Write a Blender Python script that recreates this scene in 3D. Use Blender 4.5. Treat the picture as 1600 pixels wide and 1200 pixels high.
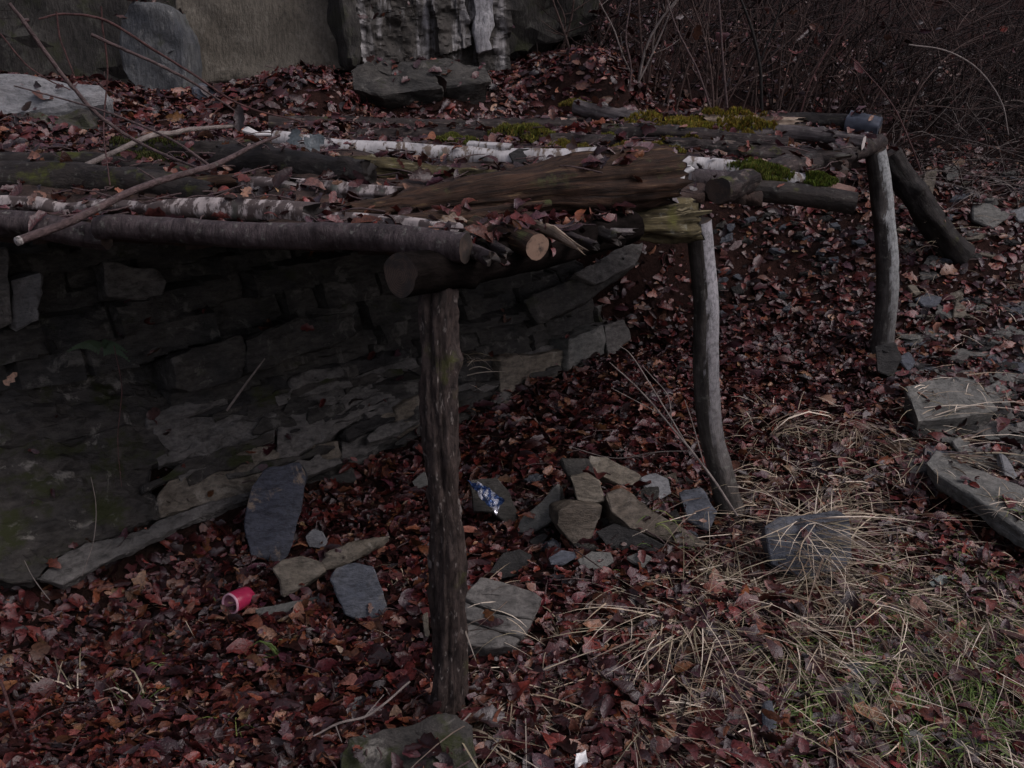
import bpy, bmesh, math, random
import numpy as np
from mathutils import Vector, Matrix
from mathutils.bvhtree import BVHTree

for o in list(bpy.data.objects):
    bpy.data.objects.remove(o)
random.seed(4); RNG = np.random.default_rng(7)
SC = bpy.context.scene
COL = SC.collection

# ------------------------------------------------------------------ camera, sky, sun, exposure
PITCH = math.radians(18.0); CAM_Z = 1.6; FPX = 1600.0
cam = bpy.data.cameras.new('camera')
cam.sensor_width = 36.0; cam.lens = 36.0; cam.clip_end = 500; cam.clip_start = 0.02
cam_o = bpy.data.objects.new('camera', cam); COL.objects.link(cam_o)
cam_o.location = (0, 0, CAM_Z); cam_o.rotation_euler = (math.radians(90) - PITCH, 0, 0)
SC.camera = cam_o

world = bpy.data.worlds.new('World'); SC.world = world; world.use_nodes = True
wn = world.node_tree
SUN_EL, SUN_AZ = 48.0, 115.0          # azimuth clockwise from +Y (the view direction)
sky = wn.nodes.new('ShaderNodeTexSky'); sky.sky_type = 'NISHITA'; sky.sun_disc = False
sky.sun_elevation = math.radians(SUN_EL); sky.sun_rotation = math.radians(SUN_AZ)
sky.dust_density = 3.0; sky.air_density = 1.0
hsv = wn.nodes.new('ShaderNodeHueSaturation'); hsv.inputs['Saturation'].default_value = 0.42
bg = wn.nodes['Background']; bg.inputs['Strength'].default_value = 0.085
wn.links.new(sky.outputs[0], hsv.inputs['Color']); tint = wn.nodes.new('ShaderNodeMix'); tint.data_type = 'RGBA'; tint.blend_type = 'MULTIPLY'; tint.inputs[0].default_value = 1.0; tint.inputs[7].default_value = (1.03, 0.945, 1.03, 1)
wn.links.new(hsv.outputs[0], tint.inputs[6]); wn.links.new(tint.outputs[2], bg.inputs['Color'])

sl = bpy.data.lights.new('sun', 'SUN'); sl.energy = 0.8; sl.angle = math.radians(32); sl.color = (1.0, 0.95, 0.95)
so = bpy.data.objects.new('sun', sl); COL.objects.link(so)
_e, _a = math.radians(SUN_EL), math.radians(SUN_AZ)
sd = Vector((math.sin(_a) * math.cos(_e), math.cos(_a) * math.cos(_e), math.sin(_e)))
so.rotation_euler = sd.to_track_quat('Z', 'Y').to_euler(); so.location = sd * 20

SC.view_settings.view_transform = 'Standard'; SC.view_settings.look = 'None'
SC.view_settings.exposure = 0.6; SC.view_settings.gamma = 1.0
SC.view_settings.use_curve_mapping = False
SC.render.engine = 'CYCLES'
SC.cycles.max_bounces = 5; SC.cycles.diffuse_bounces = 3; SC.cycles.glossy_bounces = 2
SC.cycles.use_denoising = True

# ------------------------------------------------------------------ projection helpers
_F = np.array([0, math.cos(PITCH), -math.sin(PITCH)]); _U = np.array([0, math.sin(PITCH), math.cos(PITCH)])
_R = np.array([1.0, 0, 0]); EYE = np.array([0, 0, CAM_Z])
def ray(px, py):
    d = _R * ((px - 800) / FPX) + _U * ((600 - py) / FPX) + _F
    return d
def PY(px, py, Y):
    """point of the place seen at that pixel of the photograph, Y metres ahead"""
    d = ray(px, py); return EYE + d * (Y / d[1])
def project(p):
    q = np.asarray(p) - EYE
    z = q @ _F
    return 800 + FPX * (q @ _R) / z, 600 - FPX * (q @ _U) / z

# ------------------------------------------------------------------ noise
def _hash(ix, iy, iz):
    h = (ix * 374761393 + iy * 668265263 + iz * 2147483647) & 0xffffffff
    h = ((h ^ (h >> 13)) * 1274126177) & 0xffffffff
    h = (h ^ (h >> 16)) & 0xffffffff
    return h / 4294967295.0 * 2 - 1
def vnoise(P):
    P = np.asarray(P, float); I = np.floor(P).astype(np.int64); f = P - I; f = f * f * (3 - 2 * f)
    x, y, z = I[:, 0], I[:, 1], I[:, 2]; out = 0
    for dx in (0, 1):
        wx = f[:, 0] if dx else 1 - f[:, 0]
        for dy in (0, 1):
            wy = f[:, 1] if dy else 1 - f[:, 1]
            for dz in (0, 1):
                wz = f[:, 2] if dz else 1 - f[:, 2]
                out = out + wx * wy * wz * _hash(x + dx, y + dy, z + dz)
    return out
def fbm(P, octv=4, gain=0.5):
    P = np.asarray(P, float); a = 1.0; s = 0
    for i in range(octv):
        s = s + a * vnoise(P + i * 17.3); P = P * 2.03; a *= gain
    return s

# ------------------------------------------------------------------ materials
class MT:
    def __init__(s, name):
        s.m = bpy.data.materials.new(name); s.m.use_nodes = True
        s.t = s.m.node_tree; s.b = s.t.nodes['Principled BSDF']; s.tc = None
    def n(s, typ, **kw):
        nd = s.t.nodes.new(typ)
        for k, v in kw.items():
            if k in nd.inputs: nd.inputs[k].default_value = v
            else: setattr(nd, k, v)
        return nd
    def l(s, a, b): s.t.links.new(a, b)
    def coord(s, attr=None, scale=(1, 1, 1)):
        if attr:
            c = s.n('ShaderNodeAttribute', attribute_name=attr).outputs['Vector']
        else:
            c = s.n('ShaderNodeTexCoord').outputs['Object']
        mp = s.n('ShaderNodeMapping'); mp.inputs['Scale'].default_value = scale
        s.l(c, mp.inputs['Vector']); return mp.outputs['Vector']
    def noise(s, vec, scale, detail=5, rough=0.6, dist=0.0):
        nd = s.n('ShaderNodeTexNoise'); nd.inputs['Scale'].default_value = scale
        nd.inputs['Detail'].default_value = detail; nd.inputs['Roughness'].default_value = rough
        nd.inputs['Distortion'].default_value = dist
        s.l(vec, nd.inputs['Vector']); return nd.outputs['Fac']
    def ramp(s, fac, stops, interp='LINEAR'):
        r = s.n('ShaderNodeValToRGB'); r.color_ramp.interpolation = interp
        el = r.color_ramp.elements
        while len(el) < len(stops): el.new(0.5)
        for e, (p, c) in zip(el, stops):
            e.position = p; e.color = (c, c, c, 1) if isinstance(c, (int, float)) else (*c, 1)
        s.l(fac, r.inputs['Fac']); return r.outputs['Color']
    def mix(s, fac, a, b, mode='MIX'):
        m = s.n('ShaderNodeMix', data_type='RGBA', blend_type=mode)
        for sock, v in ((m.inputs[0], fac), (m.inputs[6], a), (m.inputs[7], b)):
            if isinstance(v, (int, float)): sock.default_value = v
            elif isinstance(v, tuple): sock.default_value = (*v, 1)
            else: s.l(v, sock)
        return m.outputs[2]
    def math(s, op, a, b=0.0):
        m = s.n('ShaderNodeMath', operation=op)
        for sock, v in ((m.inputs[0], a), (m.inputs[1], b)):
            if isinstance(v, (int, float)): sock.default_value = v
            else: s.l(v, sock)
        return m.outputs[0]
    def up(s, lo, hi):
        g = s.n('ShaderNodeNewGeometry'); sp = s.n('ShaderNodeSeparateXYZ'); s.l(g.outputs['Normal'], sp.inputs[0])
        mr = s.n('ShaderNodeMapRange'); mr.inputs['From Min'].default_value = lo; mr.inputs['From Max'].default_value = hi
        s.l(sp.outputs['Z'], mr.inputs['Value']); return mr.outputs[0]
    def done(s, col, rough=0.8, bump=None, strength=0.5, dist=0.01, spec=0.4):
        if isinstance(col, tuple): s.b.inputs['Base Color'].default_value = (*col, 1)
        else: s.l(col, s.b.inputs['Base Color'])
        if isinstance(rough, (int, float)): s.b.inputs['Roughness'].default_value = rough
        else: s.l(rough, s.b.inputs['Roughness'])
        s.b.inputs['Specular IOR Level'].default_value = spec
        if bump is not None:
            bn = s.n('ShaderNodeBump', Strength=strength, Distance=dist); s.l(bump, bn.inputs['Height'])
            s.l(bn.outputs[0], s.b.inputs['Normal'])
        return s.m

def rock_mat(name, c1, c2, patch=(0.3, 0.29, 0.26), pamt=0.35, moss=0.0, layer=(1, 1, 3), dark=0.35, mosscol=(0.028, 0.032, 0.012)):
    t = MT(name); v = t.coord(); vl = t.coord(scale=layer)
    big = t.noise(v, 6, 6, 0.65); fine = t.noise(vl, 22, 8, 0.7); spk = t.noise(v, 60, 4, 0.7)
    col = t.mix(t.ramp(big, [(0.35, 0.0), (0.65, 1.0)]), c1, c2)
    col = t.mix(t.ramp(fine, [(0.36, dark), (0.62, 1.15)]), (0, 0, 0), col, 'MIX') if False else t.mix(1.0, col, t.ramp(fine, [(0.33, dark), (0.58, 1.0)]), 'MULTIPLY')
    lich = t.noise(v, 9, 6, 0.7, 0.6)
    col = t.mix(t.math('MULTIPLY', t.ramp(lich, [(0.56, 0.0), (0.63, 1.0)]), pamt), col, patch)
    col = t.mix(t.ramp(spk, [(0.3, 0.45), (0.5, 0.0)]), col, (0.02, 0.02, 0.018))
    if moss > 0:
        mn = t.noise(v, 7, 6, 0.7)
        f = t.math('MULTIPLY', t.ramp(mn, [(0.62 - 0.3 * moss, 0.0), (0.72 - 0.3 * moss, 1.0)]), t.up(-0.3, 0.5))
        col = t.mix(f, col, mosscol)
    h = t.math('ADD', fine, t.math('MULTIPLY', spk, 0.4))
    return t.done(col, 0.7, h, 0.8, 0.014, 0.2)

def bark_mat(name, c1, c2, scale=(30, 30, 3), streak=None, moss=0.0, lich=0.0, rough=0.65, mosscol=(0.05, 0.055, 0.012), lichcol=(0.25, 0.26, 0.22), side=None):
    t = MT(name); v = t.coord('lc', scale); w = t.coord('lc')
    g = t.noise(v, 1.6, 7, 0.7, 0.3); b = t.noise(w, 14, 5, 0.65)
    col = t.mix(t.ramp(g, [(0.34, 0.0), (0.66, 1.0)]), c1, c2)
    col = t.mix(1.0, col, t.ramp(b, [(0.3, 0.4), (0.6, 1.0)]), 'MULTIPLY')
    if streak:
        st = t.noise(v, 2.3, 4, 0.55); col = t.mix(t.ramp(st, [(0.61, 0.0), (0.68, 0.9)]), col, streak)
    if side:                       # lit side put into colour: pale bark on the flank towards the light
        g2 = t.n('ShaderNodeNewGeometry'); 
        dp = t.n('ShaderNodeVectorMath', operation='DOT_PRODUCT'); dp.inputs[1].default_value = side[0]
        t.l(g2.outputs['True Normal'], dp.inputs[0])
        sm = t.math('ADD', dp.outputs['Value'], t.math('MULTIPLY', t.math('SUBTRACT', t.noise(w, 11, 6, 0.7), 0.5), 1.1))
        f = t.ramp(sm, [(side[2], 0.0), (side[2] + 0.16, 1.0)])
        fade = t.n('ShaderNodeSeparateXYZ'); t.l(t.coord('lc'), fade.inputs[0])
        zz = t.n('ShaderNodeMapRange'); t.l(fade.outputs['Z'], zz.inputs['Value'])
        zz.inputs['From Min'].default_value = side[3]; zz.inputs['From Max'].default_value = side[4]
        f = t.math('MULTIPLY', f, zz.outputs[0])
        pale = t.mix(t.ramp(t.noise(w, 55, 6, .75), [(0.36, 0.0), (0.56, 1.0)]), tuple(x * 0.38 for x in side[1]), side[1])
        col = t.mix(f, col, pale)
    if lich > 0:
        ln = t.noise(w, 38, 5, 0.7); col = t.mix(t.math('MULTIPLY', t.ramp(ln, [(0.58, 0.0), (0.66, 1.0)]), lich), col, lichcol)
    if moss > 0:
        mn = t.noise(w, 9, 6, 0.7)
        f = t.math('MULTIPLY', t.ramp(mn, [(0.65 - 0.3 * moss, 0.0), (0.75 - 0.3 * moss, 1.0)]), t.up(-0.4, 0.4))
        col = t.mix(f, col, mosscol)
    return t.done(col, rough, t.math('ADD', g, t.math('MULTIPLY', b, 0.5)), 0.9, 0.010, 0.2)

def birch_mat(name, white=(0.42, 0.41, 0.40), dirt=0.5, under=(0.10, 0.075, 0.055)):
    t = MT(name); w = t.coord('lc'); v = t.coord('lc', (7, 7, 95))
    lent = t.noise(v, 1.0, 3, 0.6); big = t.noise(w, 13, 6, 0.65); mid = t.noise(t.coord('lc', (14, 14, 30)), 1.0, 5, 0.7)
    col = t.mix(t.ramp(big, [(0.38, 0.0), (0.6, 1.0)]), tuple(x * 0.62 for x in white), white)
    col = t.mix(t.ramp(lent, [(0.62, 0.0), (0.69, 0.85)]), col, (0.06, 0.05, 0.045))
    col = t.mix(t.ramp(mid, [(0.66 - dirt * 0.3, 0.0), (0.73 - dirt * 0.3, 1.0)]), col, under)
    col = t.mix(t.ramp(t.noise(w, 8, 5, 0.6), [(0.60, 0.0), (0.67, 0.8)]), col, (0.075, 0.09, 0.07))
    return t.done(col, 0.6, t.math('ADD', mid, lent), 0.5, 0.004, 0.4)

def sawn_mat(name, c1, c2, rot=0.4):
    t = MT(name); a = t.n('ShaderNodeAttribute', attribute_name='rad').outputs['Fac']
    w = t.coord(); nz = t.noise(w, 30, 5, 0.7)
    s = t.math('ADD', t.math('MULTIPLY', a, 60), t.math('MULTIPLY', nz, 8)); ring = t.math('SINE', s)
    col = t.mix(t.ramp(ring, [(0.0, 0.0), (1.0, 1.0)]), c1, c2)
    col = t.mix(t.ramp(t.noise(w, 16, 5, 0.7), [(0.58 - rot * 0.3, 0.0), (0.7 - rot * 0.3, 1.0)]), col, (0.02, 0.016, 0.013))
    return t.done(col, 0.75, nz, 0.4, 0.004)

def vcol_mat(name, mult=1.0, rough=0.45, nscale=60, spec=0.5, lo=0.55, trans=0.0):
    t = MT(name); a = t.n('ShaderNodeAttribute', attribute_name='col').outputs['Color']
    nz = t.noise(t.coord(), nscale, 4, 0.65)
    col = t.mix(1.0, a, t.ramp(nz, [(0.3, lo), (0.65, 1.0)]), 'MULTIPLY')
    return t.done(col, rough, nz, 0.6, 0.005, spec)

def plain_mat(name, c, rough=0.7, nscale=40, lo=0.5, spec=0.4):
    t = MT(name); nz = t.noise(t.coord(), nscale, 5, 0.65)
    return t.done(t.mix(1.0, c, t.ramp(nz, [(0.3, lo), (0.65, 1.0)]), 'MULTIPLY'), rough, nz, 0.4, 0.004, spec)

M = {}
M['rock_face'] = rock_mat('rock_face_dark_grey', (0.032, 0.032, 0.030), (0.072, 0.067, 0.058), (0.14, 0.134, 0.118), 0.6, 0.1)  # base colour lowered in place of the shade under the roof
M['rock_tan'] = rock_mat('rock_tan', (0.13, 0.112, 0.085), (0.215, 0.19, 0.15), (0.32, 0.30, 0.25), 0.4, 0.0)
M['rock_grey'] = rock_mat('rock_grey', (0.10, 0.097, 0.09), (0.165, 0.155, 0.14), (0.24, 0.23, 0.21), 0.4, 0.0)
M['rock_blue'] = rock_mat('rock_blue_grey', (0.075, 0.085, 0.105), (0.115, 0.122, 0.135), (0.24, 0.21, 0.16), 0.25, 0.0)
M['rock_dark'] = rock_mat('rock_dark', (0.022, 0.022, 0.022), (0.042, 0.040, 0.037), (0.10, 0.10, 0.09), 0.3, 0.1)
M['rock_pale'] = rock_mat('rock_pale', (0.16, 0.167, 0.172), (0.235, 0.237, 0.237), (0.40, 0.40, 0.38), 0.3, 0.0, dark=0.6)
M['rock_slate'] = rock_mat('rock_slate', (0.115, 0.118, 0.108), (0.18, 0.176, 0.158), (0.27, 0.262, 0.23), 0.4, 0.0, dark=0.5)
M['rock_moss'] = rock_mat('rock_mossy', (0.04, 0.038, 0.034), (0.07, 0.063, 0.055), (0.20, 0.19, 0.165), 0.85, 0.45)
M['cliff_tan'] = rock_mat('cliff_tan', (0.095, 0.085, 0.066), (0.135, 0.122, 0.096), (0.20, 0.185, 0.15), 0.4, 0.0, (3, 3, 0.7), 0.6)
M['cliff_blue'] = rock_mat('cliff_blue', (0.06, 0.066, 0.072), (0.115, 0.12, 0.118), (0.28, 0.28, 0.26), 0.4, 0.15, (3, 3, 0.7), 0.5)
M['cliff_dark'] = rock_mat('cliff_dark', (0.022, 0.021, 0.019), (0.05, 0.046, 0.04), (0.12, 0.12, 0.10), 0.3, 0.4, (3, 3, 0.7), 0.4)
M['lime'] = rock_mat('lime_streak', (0.24, 0.24, 0.25), (0.36, 0.36, 0.36), (0.42, 0.42, 0.42), 0.5, 0.0, (4, 4, 0.6), 0.35)
M['bark_dark'] = bark_mat('bark_dark', (0.008, 0.006, 0.006), (0.050, 0.038, 0.034), (26, 26, 6), (0.10, 0.078, 0.066), 0.2, 0.25)
M['bark_purple'] = bark_mat('bark_purple_brown', (0.025, 0.018, 0.018), (0.085, 0.066, 0.066), (14, 14, 40), None, 0.0, 0.35, 0.5)
M['bark_black'] = bark_mat('bark_black', (0.008, 0.007, 0.006), (0.024, 0.020, 0.018), (20, 20, 6), None, 0.12, 0.1)
M['bark_moss'] = bark_mat('bark_mossy', (0.012, 0.010, 0.009), (0.042, 0.035, 0.03), (22, 22, 5), None, 0.3, 0.2)
M['post_bark'] = bark_mat('post_bark', (0.011, 0.008, 0.007), (0.078, 0.058, 0.050), (48, 48, 16), (0.17, 0.15, 0.135), 0.15, 0.0)
M['post_mid'] = bark_mat('post_bark_lit_side', (0.035, 0.032, 0.028), (0.095, 0.085, 0.075), (26, 26, 5), None, 0.0, 0.25, 0.6, side=((0.93, -0.3, 0.1), (0.33, 0.325, 0.335), 0.20, 0.25, 0.95))  # right side coloured pale as if lit, fading out towards the foot
M['post_far'] = bark_mat('post_bark_lit_flank', (0.04, 0.037, 0.034), (0.10, 0.092, 0.085), (26, 26, 5), None, 0.0, 0.25, 0.6, side=((0.93, -0.3, 0.1), (0.29, 0.305, 0.30), 0.24, 0.10, 0.60))  # light on the right flank is put into the bark colour
M['wood_grey'] = bark_mat('wood_grey', (0.05, 0.043, 0.042), (0.14, 0.122, 0.118), (40, 40, 3), None, 0.0, 0.3)
M['wood_rotten'] = bark_mat('wood_rotten', (0.010, 0.008, 0.007), (0.075, 0.040, 0.024), (55, 55, 3.2), (0.12, 0.078, 0.042), 0.25, 0.0, 0.75, (0.05, 0.055, 0.02))
M['wood_lichen'] = bark_mat('wood_yellow_lichen', (0.016, 0.013, 0.008), (0.15, 0.125, 0.062), (50, 50, 5), (0.30, 0.26, 0.16), 0.25, 0.3, 0.8, (0.085, 0.085, 0.022))
M['birch'] = birch_mat('birch_white')
M['birch_dirty'] = birch_mat('birch_dirty', (0.36, 0.32, 0.30), 0.75, (0.06, 0.045, 0.04))
M['birch_bare'] = birch_mat('birch_bare', (0.42, 0.40, 0.40), 0.3, (0.13, 0.10, 0.08))
M['twig_brown'] = bark_mat('twig_brown', (0.05, 0.032, 0.03), (0.15, 0.105, 0.10), (60, 60, 30), None, 0, 0.35, 0.5)
M['twig_red'] = bark_mat('twig_red', (0.05, 0.022, 0.02), (0.12, 0.06, 0.055), (60, 60, 30), None, 0, 0.1, 0.5)
M['twig_pale'] = bark_mat('twig_pale', (0.16, 0.13, 0.115), (0.32, 0.28, 0.25), (60, 60, 20), None, 0, 0.2, 0.6)
M['cane'] = bark_mat('cane_brown', (0.007, 0.0045, 0.004), (0.036, 0.021, 0.018), (60, 60, 20), None, 0, 0.2, 0.6)
M['cane_light'] = bark_mat('cane_light', (0.035, 0.022, 0.019), (0.15, 0.10, 0.085), (60, 60, 20), None, 0, 0.2, 0.6)
M['peeled_pink'] = bark_mat('peeled_pinkish', (0.13, 0.075, 0.058), (0.27, 0.17, 0.135), (40, 40, 5))
M['sawn_tan'] = sawn_mat('sawn_tan', (0.17, 0.11, 0.078), (0.24, 0.16, 0.11), 0.12)
M['sawn_dark'] = sawn_mat('sawn_dark', (0.035, 0.023, 0.017), (0.075, 0.05, 0.034), 0.5)
M['sawn_grey'] = sawn_mat('sawn_grey', (0.14, 0.125, 0.125), (0.24, 0.22, 0.22), 0.3)
M['sawn_white'] = sawn_mat('sawn_white', (0.42, 0.39, 0.36), (0.6, 0.57, 0.54), 0.0)
M['splinter'] = bark_mat('fresh_splinter', (0.22, 0.15, 0.10), (0.46, 0.38, 0.29), (50, 50, 4), None, 0, 0)
M['leaf'] = vcol_mat('dead_leaf', 1, 0.32, 110, 0.5, .3)
M['straw'] = vcol_mat('straw_blade', 1, 0.6, 40, 0.3, 0.7)
M['moss'] = vcol_mat('moss_tuft', 1, 0.9, 50, 0.2, 0.35)

# ------------------------------------------------------------------ mesh helpers
REG = {'roof': [], 'ground': []}
def mesh_np(name, V, F):
    V = np.asarray(V, np.float32); me = bpy.data.meshes.new(name)
    if isinstance(F, np.ndarray):
        k = F.shape[1]; n = len(F)
        me.vertices.add(len(V)); me.vertices.foreach_set('co', V.ravel())
        me.loops.add(n * k); me.loops.foreach_set('vertex_index', F.astype(np.int32).ravel())
        me.polygons.add(n); me.polygons.foreach_set('loop_start', np.arange(0, n * k, k, dtype=np.int32))
        me.update(calc_edges=True)
    else:
        me.from_pydata(V.tolist(), [], F)
    return me
def set_attr(me, name, data):
    data = np.asarray(data, np.float32)
    if data.ndim == 1:
        a = me.attributes.new(name, 'FLOAT', 'POINT'); a.data.foreach_set('value', data)
    elif data.shape[1] == 3 and name != 'col':
        a = me.attributes.new(name, 'FLOAT_VECTOR', 'POINT'); a.data.foreach_set('vector', data.ravel())
    else:
        if data.shape[1] == 3: data = np.hstack([data, np.ones((len(data), 1), np.float32)])
        a = me.attributes.new(name, 'FLOAT_COLOR', 'POINT'); a.data.foreach_set('color', data.ravel())
def mk(name, V, F, mat, parent=None, smooth=True, attrs=None, reg=None, sharp=None, origin=None):
    V = np.asarray(V, float)
    if reg: REG[reg].append((V, [list(map(int, f)) for f in F]))
    if origin is None:
        if parent is not None: origin = np.array(parent.get('_org', (0, 0, 0)))
        else: origin = np.array([V[:, 0].mean(), V[:, 1].mean(), V[:, 2].min()])
    me = mesh_np(name, V - origin, F)
    for k, v in (attrs or {}).items(): set_attr(me, k, v)
    if mat is not None: me.materials.append(mat)
    me.polygons.foreach_set('use_smooth', [smooth] * len(me.polygons))
    if sharp: me.set_sharp_from_angle(angle=math.radians(sharp))
    o = bpy.data.objects.new(name, me); COL.objects.link(o)
    if parent is not None: o.parent = parent
    else:
        o.location = origin; o['_org'] = [float(x) for x in origin]
    return o
def tag(o, label=None, cat=None, group=None, kind=None):
    if label: o['label'] = label
    if cat: o['category'] = cat
    if group: o['group'] = group
    if kind: o['kind'] = kind
    return o
def empty(name, loc):
    o = bpy.data.objects.new(name, None); COL.objects.link(o); o.location = loc
    o['_org'] = [float(x) for x in loc]; o.empty_display_size = 0.1; return o

def spline(pts, rad, n):
    """Catmull-Rom through the points, n samples"""
    P = np.asarray(pts, float); R = np.asarray(rad, float)
    if len(P) == 2:
        t = np.linspace(0, 1, n)[:, None]; return P[0] * (1 - t) + P[1] * t, R[0] * (1 - t[:, 0]) + R[1] * t[:, 0]
    Q = np.vstack([2 * P[0] - P[1], P, 2 * P[-1] - P[-2]])
    seg = np.linspace(0, len(P) - 1 - 1e-6, n); i = seg.astype(int); t = (seg - i)[:, None]
    p0, p1, p2, p3 = Q[i], Q[i + 1], Q[i + 2], Q[i + 3]
    out = 0.5 * (2 * p1 + (p2 - p0) * t + (2 * p0 - 5 * p1 + 4 * p2 - p3) * t ** 2 + (3 * p1 - p0 - 3 * p2 + p3) * t ** 3)
    return out, R[i] * (1 - t[:, 0]) + R[np.minimum(i + 1, len(R) - 1)] * t[:, 0]
def frames(P):
    T = np.gradient(P, axis=0); T /= np.linalg.norm(T, axis=1)[:, None] + 1e-12
    up = np.array([0, 0, 1.0]) if abs(T[0, 2]) < 0.9 else np.array([0, 1.0, 0])
    N = np.cross(np.cross(T[0], up), T[0]); N /= np.linalg.norm(N); Ns = [N]
    for i in range(1, len(P)):
        N = Ns[-1] - T[i] * (Ns[-1] @ T[i]); Ns.append(N / (np.linalg.norm(N) + 1e-12))
    Ns = np.array(Ns); return T, Ns, np.cross(T, Ns)
def tube(pts, rad, k=5, n=None, jit=0.0):
    n = n or max(len(pts), 2); P, R = spline(pts, rad, n); T, N, B = frames(P)
    th = np.linspace(0, 2 * np.pi, k, endpoint=False); c, s = np.cos(th), np.sin(th)
    V = P[:, None, :] + R[:, None, None] * (c[None, :, None] * N[:, None, :] + s[None, :, None] * B[:, None, :])
    L = np.concatenate([[0], np.cumsum(np.linalg.norm(np.diff(P, axis=0), axis=1))])
    lc = np.stack([R[:, None] * c, R[:, None] * s, np.repeat(L[:, None], k, 1)], 2)
    i = np.arange(n - 1)[:, None] * k; j = np.arange(k)[None, :]; j2 = (j + 1) % k
    F = np.stack([i + j, i + j2, i + k + j2, i + k + j], 2).reshape(-1, 4)
    return V.reshape(-1, 3), F, lc.reshape(-1, 3)
class Bag:
    def __init__(s): s.V, s.F, s.A, s.n = [], [], [], 0
    def add(s, V, F, A):
        s.V.append(V); s.F.append(F + s.n); s.A.append(A); s.n += len(V)
    def build(s, name, mat, attr='lc', **kw):
        return mk(name, np.vstack(s.V), np.vstack(s.F), mat, attrs={attr: np.vstack(s.A)}, **kw)

def log(name, label, pts, rad, bark, ends=('sawn_dark', 'sawn_dark'), group=None, cat='log', amp=0.15, groove=0.0, knots=2,
        k=26, seed=None, flat=1.0, jag=(0.0, 0.0), reg='roof', parent=None, end_names=None, knot_r=0.35):
    seed = seed if seed is not None else random.random() * 100
    pts = [np.asarray(p, float) for p in pts]
    length = sum(np.linalg.norm(pts[i + 1] - pts[i]) for i in range(len(pts) - 1))
    n = int(min(120, max(10, length / 0.013))); P, R = spline(pts, rad, n)
    wob = fbm(np.stack([np.linspace(0, length * 4, n), np.full(n, seed), np.zeros(n)], 1), 2)
    wob2 = fbm(np.stack([np.linspace(0, length * 4, n), np.full(n, seed + 9), np.zeros(n)], 1), 2)
    T, N, B = frames(P)
    rm = float(np.mean(R)); P = P + (N * wob[:, None] + B * wob2[:, None]) * rm * 0.22
    T, N, B = frames(P)
    th = np.linspace(0, 2 * np.pi, k, endpoint=False); c, s = np.cos(th), np.sin(th)
    L = np.concatenate([[0], np.cumsum(np.linalg.norm(np.diff(P, axis=0), axis=1))])
    q = np.stack(np.broadcast_arrays(c[None] * 2.2 + seed, s[None] * 2.2, L[:, None] * 7), 2).reshape(-1, 3)
    rr = 1 + amp * fbm(q, 4).reshape(n, k) + amp * .35 * fbm(q * 5.1, 3).reshape(n, k)
    if groove:
        q2 = np.stack(np.broadcast_arrays(c[None] * 7 + seed, s[None] * 7, L[:, None] * 2.0), 2).reshape(-1, 3)
        rr -= groove * np.abs(fbm(q2, 3).reshape(n, k))
    for _ in range(knots):
        z0, t0 = random.uniform(0.1, 0.9) * length, random.uniform(0, 6.28); w = rm * 0.6
        da = np.angle(np.exp(1j * (th - t0)))[None] * rm; d2 = (da ** 2 + (L[:, None] - z0) ** 2) / w ** 2
        rr += knot_r * np.exp(-d2 * 2)
    rad2 = R[:, None] * rr
    off = c[None, :, None] * N[:, None, :] + flat * s[None, :, None] * B[:, None, :]
    V = P[:, None, :] + rad2[:, :, None] * off
    for e, row in ((0, 0), (1, n - 1)):
        if jag[e]:
            jn = fbm(np.stack([c * 4 + seed, s * 4, np.full(k, seed + e)], 1), 3)
            V[row] += T[row] * (jn * jag[e])[:, None]
    lc = np.stack([R[:, None] * c, R[:, None] * s, np.repeat(L[:, None] + seed, k, 1)], 2)
    if bark.name.startswith('post_bark_'): lc[:, :, 2] -= seed
    i = np.arange(n - 1)[:, None] * k; j = np.arange(k)[None, :]; j2 = (j + 1) % k
    F = np.stack([i + j, i + j2, i + k + j2, i + k + j], 2).reshape(-1, 4)
    o = mk(name, V.reshape(-1, 3), F, bark, parent=parent, attrs={'lc': lc.reshape(-1, 3)}, reg=reg)
    if parent is None: tag(o, label, cat, group)
    for e, row in ((0, 0), (1, n - 1)):
        if not ends[e]: continue
        ring = V[row]; cen = ring.mean(0); rings = [cen[None]]; rads = [np.zeros(1)]
        out = T[row] * (1 if e else -1)
        for f in (0.25, 0.5, 0.75, 1.0):
            pr = cen + (ring - cen) * f * 0.999
            dn = fbm(pr * 45 + seed, 2) * rm * (0.05 + (0.5 if jag[e] else 0)) * (1 - f * 0.6)
            rings.append(pr + out * dn[:, None]); rads.append(np.full(k, f))
        EV = np.vstack(rings); EF = [[0, 1 + a, 1 + (a + 1) % k] for a in range(k)]
        for r_ in range(3):
            b0 = 1 + r_ * k
            EF += [[b0 + a, b0 + k + a, b0 + k + (a + 1) % k, b0 + (a + 1) % k] for a in range(k)]
        nm = (end_names or {}).get(e) or ('broken_end' if jag[e] else 'sawn_end')
        mk(nm, EV, EF, M[ends[e]], parent=(o if parent is None else parent), origin=np.array(o.get('_org', (0, 0, 0))) if parent is None else None,
           attrs={'rad': np.concatenate(rads)}, reg=reg)
    return o

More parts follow.
